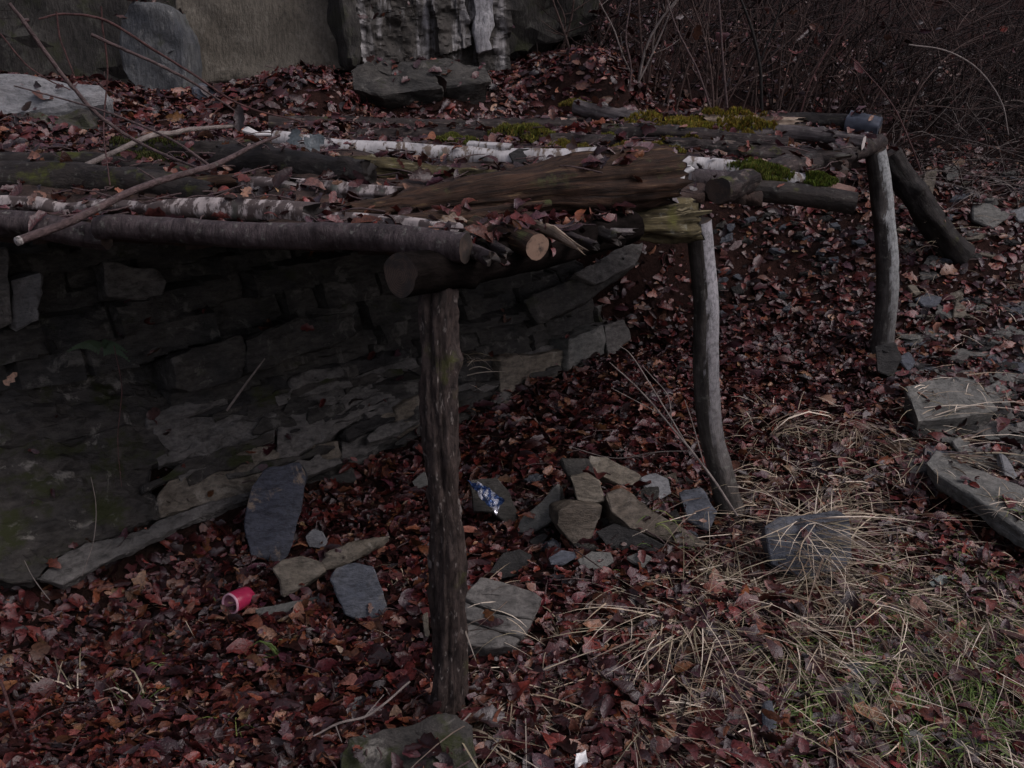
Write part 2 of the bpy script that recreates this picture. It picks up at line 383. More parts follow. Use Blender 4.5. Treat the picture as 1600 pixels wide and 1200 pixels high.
def rock_mesh(front, normal, thick, seg=0.03, amp=0.006, back=0.85, seed=0, bev=0.007, layers=0.0):
    """front: world points of the face seen; solid goes back along -normal"""
    nrm = np.asarray(normal, float); nrm /= np.linalg.norm(nrm)
    bm = bmesh.new(); rs = random.Random(seed)
    c = np.mean(front, 0)
    vs = [bm.verts.new(p) for p in front]
    vb = [bm.verts.new(c - nrm * thick * rs.uniform(0.85, 1.12) + (np.asarray(p) - c) * back * rs.uniform(0.92, 1.05)) for p in front]
    n = len(front)
    bm.faces.new(vs); bm.faces.new(vb[::-1])
    for i in range(n): bm.faces.new((vs[i], vb[i], vb[(i + 1) % n], vs[(i + 1) % n]))
    bmesh.ops.recalc_face_normals(bm, faces=bm.faces)
    if bev: bmesh.ops.bevel(bm, geom=bm.edges[:], offset=bev, segments=1, affect='EDGES', profile=0.5, clamp_overlap=True)
    bmesh.ops.triangulate(bm, faces=bm.faces[:])
    for _ in range(7):
        long = [e for e in bm.edges if e.calc_length() > seg]
        if not long or len(bm.verts) > 2500: break
        bmesh.ops.subdivide_edges(bm, edges=long, cuts=1, use_grid_fill=False)
        bmesh.ops.triangulate(bm, faces=[f for f in bm.faces if len(f.verts) > 3])
    bm.normal_update()
    V = np.array([v.co[:] for v in bm.verts]); N = np.array([v.normal[:] for v in bm.verts])
    F = np.array([[v.index for v in f.verts] for f in bm.faces]) if not bm.verts.index_update() else None
    bm.free()
    d = fbm(V * 9 + seed * 3.7, 3) * amp * 1.4 + np.abs(fbm(V * 38 + seed, 2)) * amp * 0.6
    if layers:
        lv = V[:, 2] * 42 + fbm(V * 5 + seed, 2) * 1.5
        d = d + layers * np.round(vnoise(np.stack([lv, V[:, 0] * 2, V[:, 1] * 2], 1)) * 2) / 2
    return V + N * d[:, None], F

def plane_pts(poly, anchor, normal):
    nrm = np.asarray(normal, float); out = []
    for x, y in poly:
        d = ray(x, y); out.append(EYE + d * (((anchor - EYE) @ nrm) / (d @ nrm)))
    return np.array(out)

# ------------------------------------------------------------------ terrain heightfield from surveyed points
FA, FB = np.array([-1.4, 2.8]), np.array([0.45, 4.5])
FD = (FB - FA) / np.linalg.norm(FB - FA); FN = np.array([FD[1], -FD[0]])      # outward normal of the rock face (towards the shelter)
def face_pt(px, py, off):
    """point on the vertical plane of the rock face, off metres behind its foot"""
    d = ray(px, py); a = FA - FN * off
    t = ((a - EYE[:2]) @ FN) / (d[:2] @ FN); return EYE + d * t
KN = np.array([FN[0] * .74, FN[1] * .74, .67]); KN /= np.linalg.norm(KN); KA = face_pt(425, 765, -.01)   # the sloping bedding plane
cp = []
def c_(px, py, Y): cp.append(PY(px, py, Y))
for a in [(690, 1112, 2.22), (0, 1200, 2.0), (400, 1200, 2.0), (800, 1200, 2.0), (1200, 1200, 2.03), (1600, 1200, 2.05), (100, 935, 2.8), (250, 885, 2.95),
          (480, 800, 3.3), (640, 705, 3.72), (740, 650, 3.95), (950, 562, 4.45), (1130, 805, 3.2), (1385, 552, 4.45), (1000, 700, 3.62),
          (900, 880, 2.86), (1250, 900, 2.8), (1200, 620, 4.1), (1100, 490, 4.85), (1200, 400, 5.15), (1200, 335, 5.35), (1040, 400, 5.1), (1600, 500, 4.6), (1600, 300, 5.5),
          (1500, 390, 5.0), (1600, 690, 3.62), (1250, 190, 6.0), (1420, 240, 5.7), (1600, 150, 7.0), (1250, 60, 7.6), (1000, 60, 7.0), (1600, 10, 9.0),
          (700, 190, 5.0), (820, 140, 5.4), (640, 120, 5.7), (760, 118, 5.8), (540, 122, 5.4), (300, 150, 5.0), (420, 136, 5.2), (500, 150, 5.0), (180, 160, 4.7), (0, 240, 3.9), (100, 222, 4.1), (560, 190, 4.7), (950, 170, 5.1),
          (0, 500, 3.25), (0, 390, 3.55),
          (1450, 762, 3.3), (1600, 885, 2.83), (1400, 660, 3.75), (-500, 1000, 2.7), (2100, 1000, 2.7), (2100, 600, 4.2), (-500, 400, 3.6)]:
    c_(*a)
for px, py in [(-60, 620), (60, 640), (160, 640), (-60, 740), (60, 760), (180, 740), (-60, 840), (60, 840), (150, 810), (240, 760)]:
    d = ray(px, py); cp.append(EYE + d * (((KA - EYE) @ KN) / (d @ KN)) - KN * .075)
for px, py, off in [(250, 640, .30), (300, 560, .42), (400, 560, .45), (300, 460, .60), (500, 460, .62), (650, 520, .48), (720, 460, .6), (850, 450, .5), (950, 470, .3), (450, 640, .36), (330, 400, .8), (600, 400, .85)]:
    cp.append(face_pt(px, py, off))
for x, y, z in [(0, 0, 0), (-3, 0.5, 0.05), (3, 0.5, 0.05), (-2.9, 3.0, 0.45), (-3.2, 4.5, 1.35), (-3, 7, 1.75), (0, 8, 2.0), (4.5, 3.2, 0.55), (5, 6, 1.4), (5, 9, 2.2), (-4, 9, 2.1), (-1.6, 6.2, 1.42), (-0.6, 6.6, 1.5), (0, 6.8, 1.6), (-2.6, 6.0, 1.5)]:
    cp.append(np.array([x, y, z]))
cp = np.array(cp)
def _tps(r2): return 0.5 * r2 * np.log(r2 + 1e-9)
def fit(C, sm):
    n = len(C); K = _tps(((C[:, None, :2] - C[None, :, :2]) ** 2).sum(2)) + np.eye(n) * sm
    Pm = np.hstack([np.ones((n, 1)), C[:, :2]]); A = np.block([[K, Pm], [Pm.T, np.zeros((3, 3))]])
    w = np.linalg.solve(A, np.concatenate([C[:, 2], np.zeros(3)])); C2 = C[:, :2].copy()
    def f(XY):
        XY = np.asarray(XY, float); out = np.zeros(len(XY))
        for s in range(0, len(XY), 20000):
            q = XY[s:s + 20000]; out[s:s + 20000] = _tps(((q[:, None] - C2[None]) ** 2).sum(2)) @ w[:n] + w[n] + q @ w[n + 1:]
        return out
    return f
_near = fit(cp, 0.004)
def height(XY, detail=True):
    XY = np.asarray(XY, float); x, y = XY[:, 0], XY[:, 1]
    xc, yc = np.clip(x, -4.5, 5.5), np.clip(y, -0.5, 9.5)
    z = _near(np.stack([xc, yc], 1))
    far = np.hypot(x - xc, y - yc)
    z = np.where(far > 0, np.clip(z, -.3, 3) + np.where(y > 2, 1.0, 0.0) * np.clip(far, 0, 60) * 0.45, z)
    if detail:
        p = np.stack([x, y, np.zeros_like(x)], 1)
        z = z + fbm(p * 3.1, 4) * 0.022 + fbm(p * 14, 2) * 0.008
    for hx, hy, sx, sy, dp in HOLLOWS: z = z - dp * np.exp(-(((x - hx) / sx) ** 2 + ((y - hy) / sy) ** 2) ** 2)
    return z
HOLLOWS = []
def H(x, y): return float(height(np.array([[x, y]]))[0])
def G(px, py):
    d = ray(px, py); t = np.arange(1.2, 16, 0.012); P = EYE + d[None] * t[:, None]
    h = height(P[:, :2]); i = np.argmax(P[:, 2] < h); return P[i]

for hp, sx, sy, dp in (((1500, 790), .12, .10, .09), ((1580, 850), .14, .10, .09), ((1650, 890), .14, .10, .09), ((1412, 640), .07, .07, .08)):
    _g = G(*hp); HOLLOWS.append((_g[0], _g[1] + .05, sx, sy, dp))
for hp, sx, sy, dp in (((960, 825), .22, .15, -.095),):
    _g = G(*hp); HOLLOWS.append((_g[0], _g[1] + .06, sx, sy, dp))
xs = np.concatenate([-np.geomspace(60, 4.6, 24), np.arange(-4.5, 5.5, 0.035), np.geomspace(5.6, 60, 24)])
ys = np.concatenate([-np.geomspace(40, 0.6, 16), np.arange(-0.5, 1.2, 0.12), np.arange(1.2, 7.6, 0.035), np.arange(7.6, 9.6, 0.12), np.geomspace(9.8, 80, 24)])
X, Y = np.meshgrid(xs, ys); XY = np.stack([X.ravel(), Y.ravel()], 1); Z = height(XY)
GV = np.column_stack([XY, Z]); nx, ny = len(xs), len(ys)
gi = (np.arange(ny - 1)[:, None] * nx + np.arange(nx - 1)[None]).ravel()
GF = np.stack([gi, gi + 1, gi + nx + 1, gi + nx], 1)
# where moss carpets the soil: the bank under the left end of the roof
mw = np.exp(-(((XY[:, 0] + 1.9) / 0.6) ** 2 + ((XY[:, 1] - 3.3) / 0.4) ** 2))
t = MT('forest_soil'); v = t.coord()
soil = t.mix(t.ramp(t.noise(v, 5, 6, .65), [(.35, 0.), (.65, 1.)]), (0.011, 0.006, 0.005), (0.034, 0.016, 0.013))
soil = t.mix(t.ramp(t.noise(v, 26, 6, .7), [(.55, 0.), (.66, .7)]), soil, (0.055, 0.026, 0.019))
mo = t.n('ShaderNodeAttribute', attribute_name='moss').outputs['Fac']
mf = t.math('MULTIPLY', mo, t.ramp(t.noise(v, 9, 7, .7), [(.38, 0.), (.55, 1.)]))
soil = t.mix(mf, soil, t.mix(t.ramp(t.noise(v, 40, 5, .7), [(.35, 0.), (.65, 1.)]), (0.016, 0.016, 0.010), (0.046, 0.046, 0.022)))
M['soil'] = t.done(soil, 0.9, t.noise(v, 45, 7, .75), 1.0, 0.03, 0.08)
ground = mk('forest_floor', GV, GF, M['soil'], attrs={'moss': mw}, origin=np.zeros(3))
tag(ground, kind='structure', label='leaf covered forest floor and bank')
REG['ground'].append((GV, GF.tolist()))

# ------------------------------------------------------------------ the layered rock face under the roof
def bedrock(name, A, D, Nn, s0, s1, z0, z1, ns, nz, prof, lay_t, cell_l, jit, dip, mat, seed, rough=.02, parent=None, tilt=0.0):
    """a face of layered rock: beds of uneven thickness, each broken by joints into blocks that stand a little in or out"""
    rg = np.random.default_rng(seed)
    S_, Z_ = np.meshgrid(np.linspace(s0, s1, ns), np.linspace(z0, z1, nz)); S_, Z_ = S_.ravel(), Z_.ravel()
    wob = .012 * fbm(np.stack([S_ * 3, Z_ * 3, S_ * 0 + seed], 1), 3)
    w = Z_ - dip * S_ + wob; edges = [w.min() - .01]
    while edges[-1] < w.max(): edges.append(edges[-1] + rg.uniform(*lay_t))
    L = np.clip(np.searchsorted(edges, w) - 1, 0, len(edges) - 1); off = prof(S_, Z_).copy()
    for l in range(len(edges)):
        m = L == l
        if not m.any(): continue
        off[m] += rg.normal(0, jit * .8); c = [s0 - rg.uniform(0, cell_l[1])]
        while c[-1] < s1: c.append(c[-1] + rg.uniform(*cell_l))
        ci = np.searchsorted(c, S_[m] + tilt * (Z_[m]) + .01 * fbm(np.stack([Z_[m] * 12, S_[m] * 0 + l, S_[m] * 0], 1), 2)); o_ = rg.normal(0, jit, len(c) + 2); ta = rg.normal(0, .10, len(c) + 2)
        cc = np.array(c + [c[-1] + 1, c[-1] + 2]); off[m] += o_[ci] + ta[ci] * (S_[m] - cc[np.clip(ci - 1, 0, len(cc) - 1)])
        j_ = np.minimum(np.abs(S_[m] - cc[np.clip(ci - 1, 0, len(cc) - 1)]), np.abs(S_[m] - cc[np.clip(ci, 0, len(cc) - 1)])); off[m] += np.where(j_ < .008, .03, 0)
    off += rough * fbm(np.stack([S_ * 9, Z_ * 14, S_ * 0 + seed], 1), 5)
    pl = np.asarray(A)[None] + np.asarray(D)[None] * S_[:, None] - np.asarray(Nn)[None] * off[:, None]
    V = np.column_stack([pl, Z_]); i = (np.arange(nz - 1)[:, None] * ns + np.arange(ns - 1)[None]).ravel()
    F = np.stack([i, i + 1, i + ns + 1, i + ns], 1); REG['ground'].append((V, F.tolist()))
    return mk(name, V, F, mat, sharp=28, parent=parent, origin=np.array([A[0], A[1], 0.0]) if parent is None else None)
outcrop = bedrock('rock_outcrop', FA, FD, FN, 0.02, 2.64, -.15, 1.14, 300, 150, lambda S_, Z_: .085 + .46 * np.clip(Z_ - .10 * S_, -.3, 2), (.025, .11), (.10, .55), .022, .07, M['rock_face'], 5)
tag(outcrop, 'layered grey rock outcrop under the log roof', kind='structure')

def face_block(poly, off, mat, thick=0.28, tilt=0.18, nrm=None, seed=None, amp=0.009, layers=0.007, parent=None, name='rock_block', bev=.003):
    seed = seed or random.randint(1, 9999)
    n3 = np.array([FN[0], FN[1], tilt]) if nrm is None else np.array(nrm, float); n3 /= np.linalg.norm(n3)
    cx, cy = np.mean(poly, 0); anc = face_pt(cx, cy, off)
    V, F = rock_mesh(plane_pts(poly, anc, n3), n3, thick, 0.028, amp, 0.97, seed, bev, layers)
    o = mk(name, V, F, M[mat], parent=parent or outcrop, sharp=32, reg='ground'); return o
FB_ = face_block
# foot row of upright blocks, near to far
FB_([(474, 702), (528, 688), (531, 776), (488, 790), (470, 760)], .06, 'rock_tan')
FB_([(534, 690), (566, 668), (614, 642), (610, 752), (534, 790)], .07, 'rock_grey')
FB_([(619, 640), (664, 612), (660, 692), (634, 706), (622, 694)], .05, 'rock_tan')
FB_([(667, 612), (742, 598), (752, 636), (728, 652), (668, 690)], .05, 'rock_grey')
FB_([(748, 566), (776, 560), (778, 622), (756, 632)], .10, 'rock_face')
FB_([(782, 562), (822, 556), (886, 545), (880, 602), (836, 616), (782, 626)], .06, 'rock_tan')
FB_([(890, 532), (942, 508), (945, 560), (925, 592), (886, 606)], .03, 'rock_slate')
FB_([(945, 508), (975, 500), (985, 530), (950, 562)], .05, 'rock_grey')
# the sloping bed: broken sheets of rock lying one beside the other on one bedding plane
def sheet(poly, lift, mat, thick=.09, amp=.008, layers=.012):
    sd = random.randint(1, 9999)
    V, F = rock_mesh(plane_pts(poly, KA + KN * lift, KN), KN, thick, .022, amp, .97, sd, .003, max(layers, .012))
    return mk('rock_sheet', V, F, M[mat], parent=outcrop, sharp=30, reg='ground')
sheet([(52, 906), (90, 872), (150, 846), (200, 836), (262, 808), (330, 786), (428, 757), (420, 768), (330, 802), (240, 842), (150, 888), (96, 914)], .012, 'rock_grey', .05)
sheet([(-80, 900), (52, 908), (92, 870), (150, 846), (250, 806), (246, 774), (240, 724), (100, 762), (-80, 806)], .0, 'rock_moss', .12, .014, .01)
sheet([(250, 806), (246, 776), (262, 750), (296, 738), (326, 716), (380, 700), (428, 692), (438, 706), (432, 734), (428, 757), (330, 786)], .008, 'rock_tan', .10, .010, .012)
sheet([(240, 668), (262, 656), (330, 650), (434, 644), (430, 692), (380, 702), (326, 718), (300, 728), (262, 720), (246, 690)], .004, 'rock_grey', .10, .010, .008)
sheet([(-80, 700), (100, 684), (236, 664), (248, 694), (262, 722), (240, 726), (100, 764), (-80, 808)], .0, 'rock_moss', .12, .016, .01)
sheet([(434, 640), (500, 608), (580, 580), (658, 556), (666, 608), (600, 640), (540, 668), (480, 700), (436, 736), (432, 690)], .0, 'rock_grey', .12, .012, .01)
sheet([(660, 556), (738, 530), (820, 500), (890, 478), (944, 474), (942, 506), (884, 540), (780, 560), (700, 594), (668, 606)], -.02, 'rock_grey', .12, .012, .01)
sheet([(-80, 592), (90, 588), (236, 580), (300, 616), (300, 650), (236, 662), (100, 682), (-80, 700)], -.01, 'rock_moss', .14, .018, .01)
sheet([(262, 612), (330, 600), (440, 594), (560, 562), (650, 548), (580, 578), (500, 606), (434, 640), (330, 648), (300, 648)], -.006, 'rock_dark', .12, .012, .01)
F3 = np.array([FD[0], FD[1], 0.0]); UPS = np.cross(KN, F3); UPS = UPS if UPS[2] > 0 else -UPS
rgs = np.random.default_rng(21)
for i_ in range(40):
    u0, v0 = rgs.uniform(-.35, 1.55), rgs.uniform(.0, .36); ln, ht = rgs.uniform(.16, .55), rgs.uniform(.018, .06); m_ = 7
    uu = np.linspace(0, ln, m_); lo_ = rgs.normal(0, .006, m_); hi_ = ht * np.sin(np.linspace(.35, 2.8, m_)) ** .6 + rgs.normal(0, .008, m_)
    c0 = KA + F3 * (u0 - ln / 2) + UPS * v0 + KN * .016; dipv = rgs.normal(.05, .03)
    pts_ = [c0 + F3 * a_ + UPS * (b_ + dipv * a_) for a_, b_ in zip(uu, lo_)] + [c0 + F3 * a_ + UPS * (b_ + dipv * a_) for a_, b_ in zip(uu[::-1], hi_[::-1])]
    V, F = rock_mesh(np.array(pts_), KN, .04, .022, .006, .98, 300 + i_, .002, .008)
    mk('rock_sliver', V, F, M[['rock_moss', 'rock_face', 'rock_grey', 'rock_grey', 'rock_tan', 'rock_dark'][int(rgs.integers(6)) if u0 > .15 else int(rgs.integers(3))]], parent=outcrop, sharp=30, reg='ground')
# what stands in the shade under its lower edge
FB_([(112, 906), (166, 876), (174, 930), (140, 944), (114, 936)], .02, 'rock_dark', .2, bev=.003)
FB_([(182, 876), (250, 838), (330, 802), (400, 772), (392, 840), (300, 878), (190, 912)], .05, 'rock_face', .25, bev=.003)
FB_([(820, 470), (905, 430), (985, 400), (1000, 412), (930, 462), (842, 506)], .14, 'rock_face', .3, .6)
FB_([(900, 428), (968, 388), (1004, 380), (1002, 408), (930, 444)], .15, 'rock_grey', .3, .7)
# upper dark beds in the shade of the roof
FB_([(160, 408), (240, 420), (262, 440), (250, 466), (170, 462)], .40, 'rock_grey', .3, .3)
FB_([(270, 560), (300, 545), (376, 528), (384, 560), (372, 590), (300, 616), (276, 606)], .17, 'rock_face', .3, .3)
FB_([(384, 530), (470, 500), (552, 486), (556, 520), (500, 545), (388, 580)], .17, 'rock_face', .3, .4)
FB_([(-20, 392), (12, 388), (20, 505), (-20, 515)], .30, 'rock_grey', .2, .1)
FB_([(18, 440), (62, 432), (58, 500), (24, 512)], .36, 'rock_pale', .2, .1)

# ------------------------------------------------------------------ the cliff above the roof
def slab(name, poly, Y, nrm, mat, thick=0.3, parent=None, label=None, cat=None, group=None, kind=None, amp=0.01, layers=0.0, seed=None, bev=0.012, reg='ground', seg=0.04, back=0.95):
    nrm = np.array(nrm, float); nrm /= np.linalg.norm(nrm); cx, cy = np.mean(poly, 0)
    V, F = rock_mesh(plane_pts(poly, PY(cx, cy, Y), nrm), nrm, thick, seg, amp, back, seed or random.randint(1, 9999), bev, layers)
    o = mk(name, V, F, M[mat], parent=parent, sharp=32, reg=reg)
    if parent is None or label: tag(o, label, cat if parent is None else None, group, kind)
    return o
cliff = slab('cliff', [(-300, -140), (560, -140), (960, -140), (920, 50), (790, 90), (560, 110), (250, 140), (-300, 180)], 5.9, (.12, -1, .12), 'cliff_dark', 0.8, kind='structure', label='dark rock cliff rising above the roof', amp=.03, seg=.07)
S = lambda *a, **k: slab('rock_slab', *a, parent=cliff, **k)
S([(272, -20), (300, -80), (520, -80), (548, 60), (556, 108), (430, 122), (300, 134), (270, 90)], 5.35, (.12, -1, .1), 'cliff_tan', .35, amp=.008)
S([(186, 30), (205, 5), (262, 8), (286, 60), (290, 140), (222, 158), (190, 112)], 5.15, (-.15, -1, .12), 'cliff_blue', .3, amp=.012)
S([(518, -80), (552, -80), (562, 60), (560, 108), (548, 105)], 5.25, (.5, -1, .1), 'cliff_dark', .3, amp=.012)
t = MT('streaked_rock'); v_ = t.coord(scale=(6, 2, .5)); vf = t.coord()
st_ = t.noise(v_, 1.6, 6, .65, .4); fn_ = t.noise(vf, 16, 7, .7)
cc_ = t.mix(t.ramp(fn_, [(.35, 0.), (.65, 1.)]), (.02, .019, .017), (.06, .055, .048))
cc_ = t.mix(t.math('MULTIPLY', t.ramp(st_, [(.53, 0.), (.63, 1.)]), t.ramp(fn_, [(.3, .2), (.55, 1.)])), cc_, (.25, .245, .24))
M['streaked'] = t.done(cc_, .75, fn_, .8, .02, .2)
_a0, _a1 = PY(548, 90, 5.45)[:2], PY(800, 90, 5.75)[:2]; _d = (_a1 - _a0) / np.linalg.norm(_a1 - _a0)
bedrock('rock_wall', _a0, _d, np.array([_d[1], -_d[0]]), 0, float(np.linalg.norm(_a1 - _a0)), 1.30, 2.3, 150, 140, lambda S_, Z_: .03 + .06 * (Z_ - 1.4), (.12, .4), (.05, .16), .03, .3, M['streaked'], 11, .03, cliff, .15)
for poly in ([(738, -40), (772, -40), (774, 40), (764, 62), (770, 78), (748, 82), (742, 40)],):
    cx_ = np.mean([p[0] for p in poly]); S(poly, 5.43 + .3 * (cx_ - 548) / 252, (.12, -1, .12), 'lime', .06, amp=.012, bev=.004)
S([(558, 104), (640, 92), (700, 90), (756, 104), (768, 126), (700, 136), (590, 132)], 5.12, (.1, -.7, .7), 'rock_face', .2, amp=.014, bev=.004)
S([(548, 110), (575, 100), (640, 120), (690, 136), (600, 150), (552, 140)], 5.0, (.1, -.75, .6), 'rock_face', .2, amp=.014, bev=.004)
S([(236, 168), (330, 144), (430, 132), (520, 124), (516, 134), (420, 150), (330, 162), (250, 178)], 4.85, (.05, -.75, .66), 'cliff_blue', .12, amp=.01)
S([(250, 180), (380, 158), (500, 140), (520, 160), (420, 186), (300, 200)], 4.95, (.05, -.9, .4), 'cliff_dark', .2, amp=.016)
slab('boulder', [(-80, 118), (60, 114), (120, 124), (160, 132), (172, 156), (130, 160), (86, 176), (-80, 196)], 4.3, (.15, -.72, .66), 'rock_pale', .35,
     label='smooth pale grey boulder at the left edge under bare twigs', cat='boulder', amp=.014, bev=.02)
slab('boulder', [(-80, 200), (80, 178), (132, 166), (150, 200), (130, 240), (20, 262), (-80, 268)], 4.15, (.15, -.8, .5), 'rock_moss', .35,
     label='dark mossy rock below the smooth pale boulder', cat='boulder', amp=.02, bev=.02)
slab('stone', [(295, 132), (318, 124), (345, 150), (352, 166), (320, 158), (300, 146)], 4.75, (.2, -.7, .6), 'rock_blue', .08, label='small blue grey stone leaning below the tan cliff', cat='stone', amp=.006)
slab('stone', [(448, 176), (470, 158), (476, 182), (452, 184)], 4.6, (.1, -.8, .5), 'rock_grey', .05, label='small triangular grey stone in leaves behind the birch log', cat='stone', amp=.005)

# ------------------------------------------------------------------ stones on the ground
GRP_PILE = 'stones of the tumbled pile beside the middle post'
def stone(label, poly, nrm, thick, mat, name='stone', group=None, dy=0.0, cat='stone', amp=0.005, layers=0.003, base=None, bev=0.003, back=.9, lift=0.0):
    nrm = np.array(nrm, float); nrm /= np.linalg.norm(nrm)
    low = base or max(poly, key=lambda p: p[1]); anc = G(*low) + np.array([0, dy - .012, lift + .018])
    V, F = rock_mesh(plane_pts(poly, anc, nrm), nrm, thick, 0.024, amp, back, random.randint(1, 9999), bev, layers)
    return tag(mk(name, V, F, M[mat], sharp=32, reg='ground'), label, cat, group)
UPF = (0, -.8, .6)
M['slab_blue_tan'] = rock_mat('slab_blue_tan', (0.06, 0.066, 0.085), (0.09, 0.095, 0.11), (0.26, 0.20, 0.14), 0.8, 0.0)
stone('tall dark blue slab leaning against the foot of the rock face', [(392, 760), (414, 734), (468, 722), (478, 742), (470, 800), (452, 866), (436, 884), (392, 868), (382, 820)], (.1, -.93, .35), .10, 'slab_blue_tan', 'stone_slab', cat='slab')
stone('small round pale grey stone above the tan split slab', [(476, 838), (490, 826), (504, 830), (512, 846), (505, 858), (482, 856)], UPF, .05, 'rock_pale')
stone('thin flat grey stone pointing at the red plastic cup', [(398, 952), (440, 942), (505, 930), (508, 944), (460, 956), (402, 964)], (0, -.45, .9), .03, 'rock_slate')
stone('blue grey two toned block below the tip of the tan split slab', [(517, 905), (524, 888), (552, 878), (582, 884), (598, 922), (606, 960), (568, 972), (540, 960)], (.1, -.85, .5), .09, 'rock_blue')
ts = stone('tan flaky split slab pointing up to the right', [(424, 888), (440, 876), (470, 866), (500, 878), (508, 890), (470, 918), (442, 930), (438, 908)], (.05, -.75, .6), .06, 'rock_tan', 'split_stone', layers=.008, lift=.03, bev=.004)
for poly, th in [([(500, 876), (550, 848), (606, 832), (612, 838), (568, 862), (530, 884), (506, 892)], .04), ([(505, 866), (548, 850), (560, 856), (520, 872)], .03)]:
    nrm = np.array((.05, -.75, .6)); nrm /= np.linalg.norm(nrm)
    V, F = rock_mesh(plane_pts(poly, G(442, 928) + np.array([0, -.01, .055]), nrm), nrm, th, .02, .006, .9, 31, .005, .006)
    mk('flake', V, F, M['rock_tan'], parent=ts, sharp=32, reg='ground')
# the squared block behind the front post: three layers
M['rock_brown'] = rock_mat('rock_brown', (0.075, 0.062, 0.047), (0.135, 0.115, 0.09), (0.20, 0.18, 0.15), 0.35, 0.0)
bk = stone('squared grey brown block with two dark seams behind the front post', [(750, 897), (838, 922), (850, 934), (832, 966), (800, 962), (722, 934)], (.10, -.55, .83), .12, 'rock_grey', 'stone_block', cat='block', base=(800, 1008), lift=.075, bev=.003)
for poly, lf in (([(722, 938), (800, 966), (831, 970), (817, 994), (780, 985), (717, 964)], .072), ([(717, 968), (780, 989), (813, 998), (802, 1010), (760, 1014), (714, 1002)], .068)):
    nrm = np.array((.10, -.55, .83)); nrm /= np.linalg.norm(nrm)
    V, F = rock_mesh(plane_pts(poly, G(800, 1008) + np.array([0, -.012, lf + .018]), nrm), nrm, .12, .02, .005, .97, 77, .003, .002)
    mk('layer', V, F, M['rock_grey'], parent=bk, sharp=32, reg='ground')
stone('small pale stone peeping out left of the front post', [(660, 962), (668, 956), (672, 998), (662, 996)], UPF, .05, 'rock_tan')
stone('pale grey stone edge behind the left side of the front post', [(642, 752), (664, 736), (672, 758), (650, 766)], UPF, .05, 'rock_slate')
stone('low dark stone between the front post and the stone pile', [(758, 900), (786, 862), (812, 856), (830, 868), (818, 900), (780, 906)], (0, -.7, .7), .06, 'rock_dark')
stone('dark slab leaning behind the crumpled foil wrapper', [(735, 752), (776, 748), (798, 770), (812, 810), (804, 826), (770, 800), (740, 800)], (.2, -.8, .5), .05, 'rock_face', dy=.05)
def P_(*a, **k):
    k['lift'] = k.get('lift', 0) + .018; return stone(*a, group=GRP_PILE, **k)
P_('leaf shaped grey stone at the left of the stone pile', [(806, 832), (812, 812), (846, 780), (872, 756), (876, 790), (862, 812), (830, 832)], (-.45, -.80, .40), .07, 'rock_slate')
P_('small dark stone under the leaf shaped stone', [(824, 842), (850, 828), (860, 836), (850, 850), (828, 854)], UPF, .05, 'rock_dark')
P_('pale tan faced block at the top of the stone pile', [(890, 745), (920, 742), (938, 752), (943, 782), (925, 788), (902, 782)], (.0, -.95, .3), .09, 'rock_tan', base=(915, 838), lift=.0, dy=-.01)
P_('dark capped stone behind the pale tan block', [(878, 718), (918, 716), (930, 740), (890, 744)], (0, -.7, .7), .06, 'rock_face', base=(915, 838), dy=.04)
P_('brown wedge shaped block in the middle of the stone pile', [(872, 800), (896, 788), (940, 790), (936, 812), (922, 840), (902, 856), (886, 840), (870, 822)], (.22, -.95, .2), .12, 'rock_brown')
P_('long tan slab along the top right of the stone pile', [(922, 712), (948, 714), (1000, 740), (1022, 772), (1010, 778), (966, 756), (918, 734)], (.30, -.55, .78), .09, 'rock_tan', base=(960, 840), dy=.08)
P_('pale lichened stone at the far end of the long tan slab', [(1000, 746), (1024, 738), (1044, 748), (1050, 770), (1030, 780), (1012, 772)], (.3, -.7, .65), .08, 'rock_pale', base=(1020, 820), dy=.12)
P_('long brown slab sloping to the right of the stone pile', [(948, 772), (972, 762), (1010, 786), (1060, 820), (1104, 852), (1088, 856), (1030, 840), (984, 824), (956, 800)], (.35, -.72, .60), .10, 'rock_brown', layers=.006)
P_('blue grey low stone in front of the stone pile', [(856, 872), (876, 858), (900, 860), (904, 872), (880, 884), (860, 884)], UPF, .04, 'rock_blue')
P_('flat grey oval stone in front of the stone pile', [(902, 874), (924, 858), (956, 860), (962, 878), (938, 890), (908, 888)], (0, -.6, .8), .04, 'rock_slate')
P_('dark stone tucked under the long brown slab', [(930, 830), (960, 815), (1010, 838), (1040, 852), (1020, 866), (950, 858)], (0, -.85, .5), .06, 'rock_dark')
P_('dark grey stone against the foot of the middle post', [(1060, 770), (1096, 762), (1120, 800), (1106, 828), (1076, 814)], (0, -.8, .6), .07, 'rock_blue')
P_('small pale stone at the right front of the stone pile', [(980, 872), (1000, 862), (1018, 872), (1004, 888)], UPF, .03, 'rock_slate')
stone('broad dark grey slab standing right of the middle post', [(1194, 822), (1220, 806), (1310, 796), (1328, 812), (1332, 866), (1322, 886), (1264, 908), (1206, 882)], (.05, -.8, .6), .08, 'rock_blue', 'stone_slab', cat='slab')
stone('large dark mossy stone at the base of the front post', [(540, 1150), (580, 1142), (640, 1128), (700, 1118), (742, 1130), (740, 1190), (700, 1260), (560, 1260), (530, 1200)], (0, -.55, .83), .12, 'rock_moss', 'boulder', cat='boulder', base=(640, 1190), lift=.05, amp=.012)
stone('grey lump of stone beside the large dark mossy stone', [(530, 1178), (548, 1162), (588, 1160), (598, 1180), (590, 1220), (540, 1220)], UPF, .07, 'rock_slate', base=(560, 1200), lift=.02)
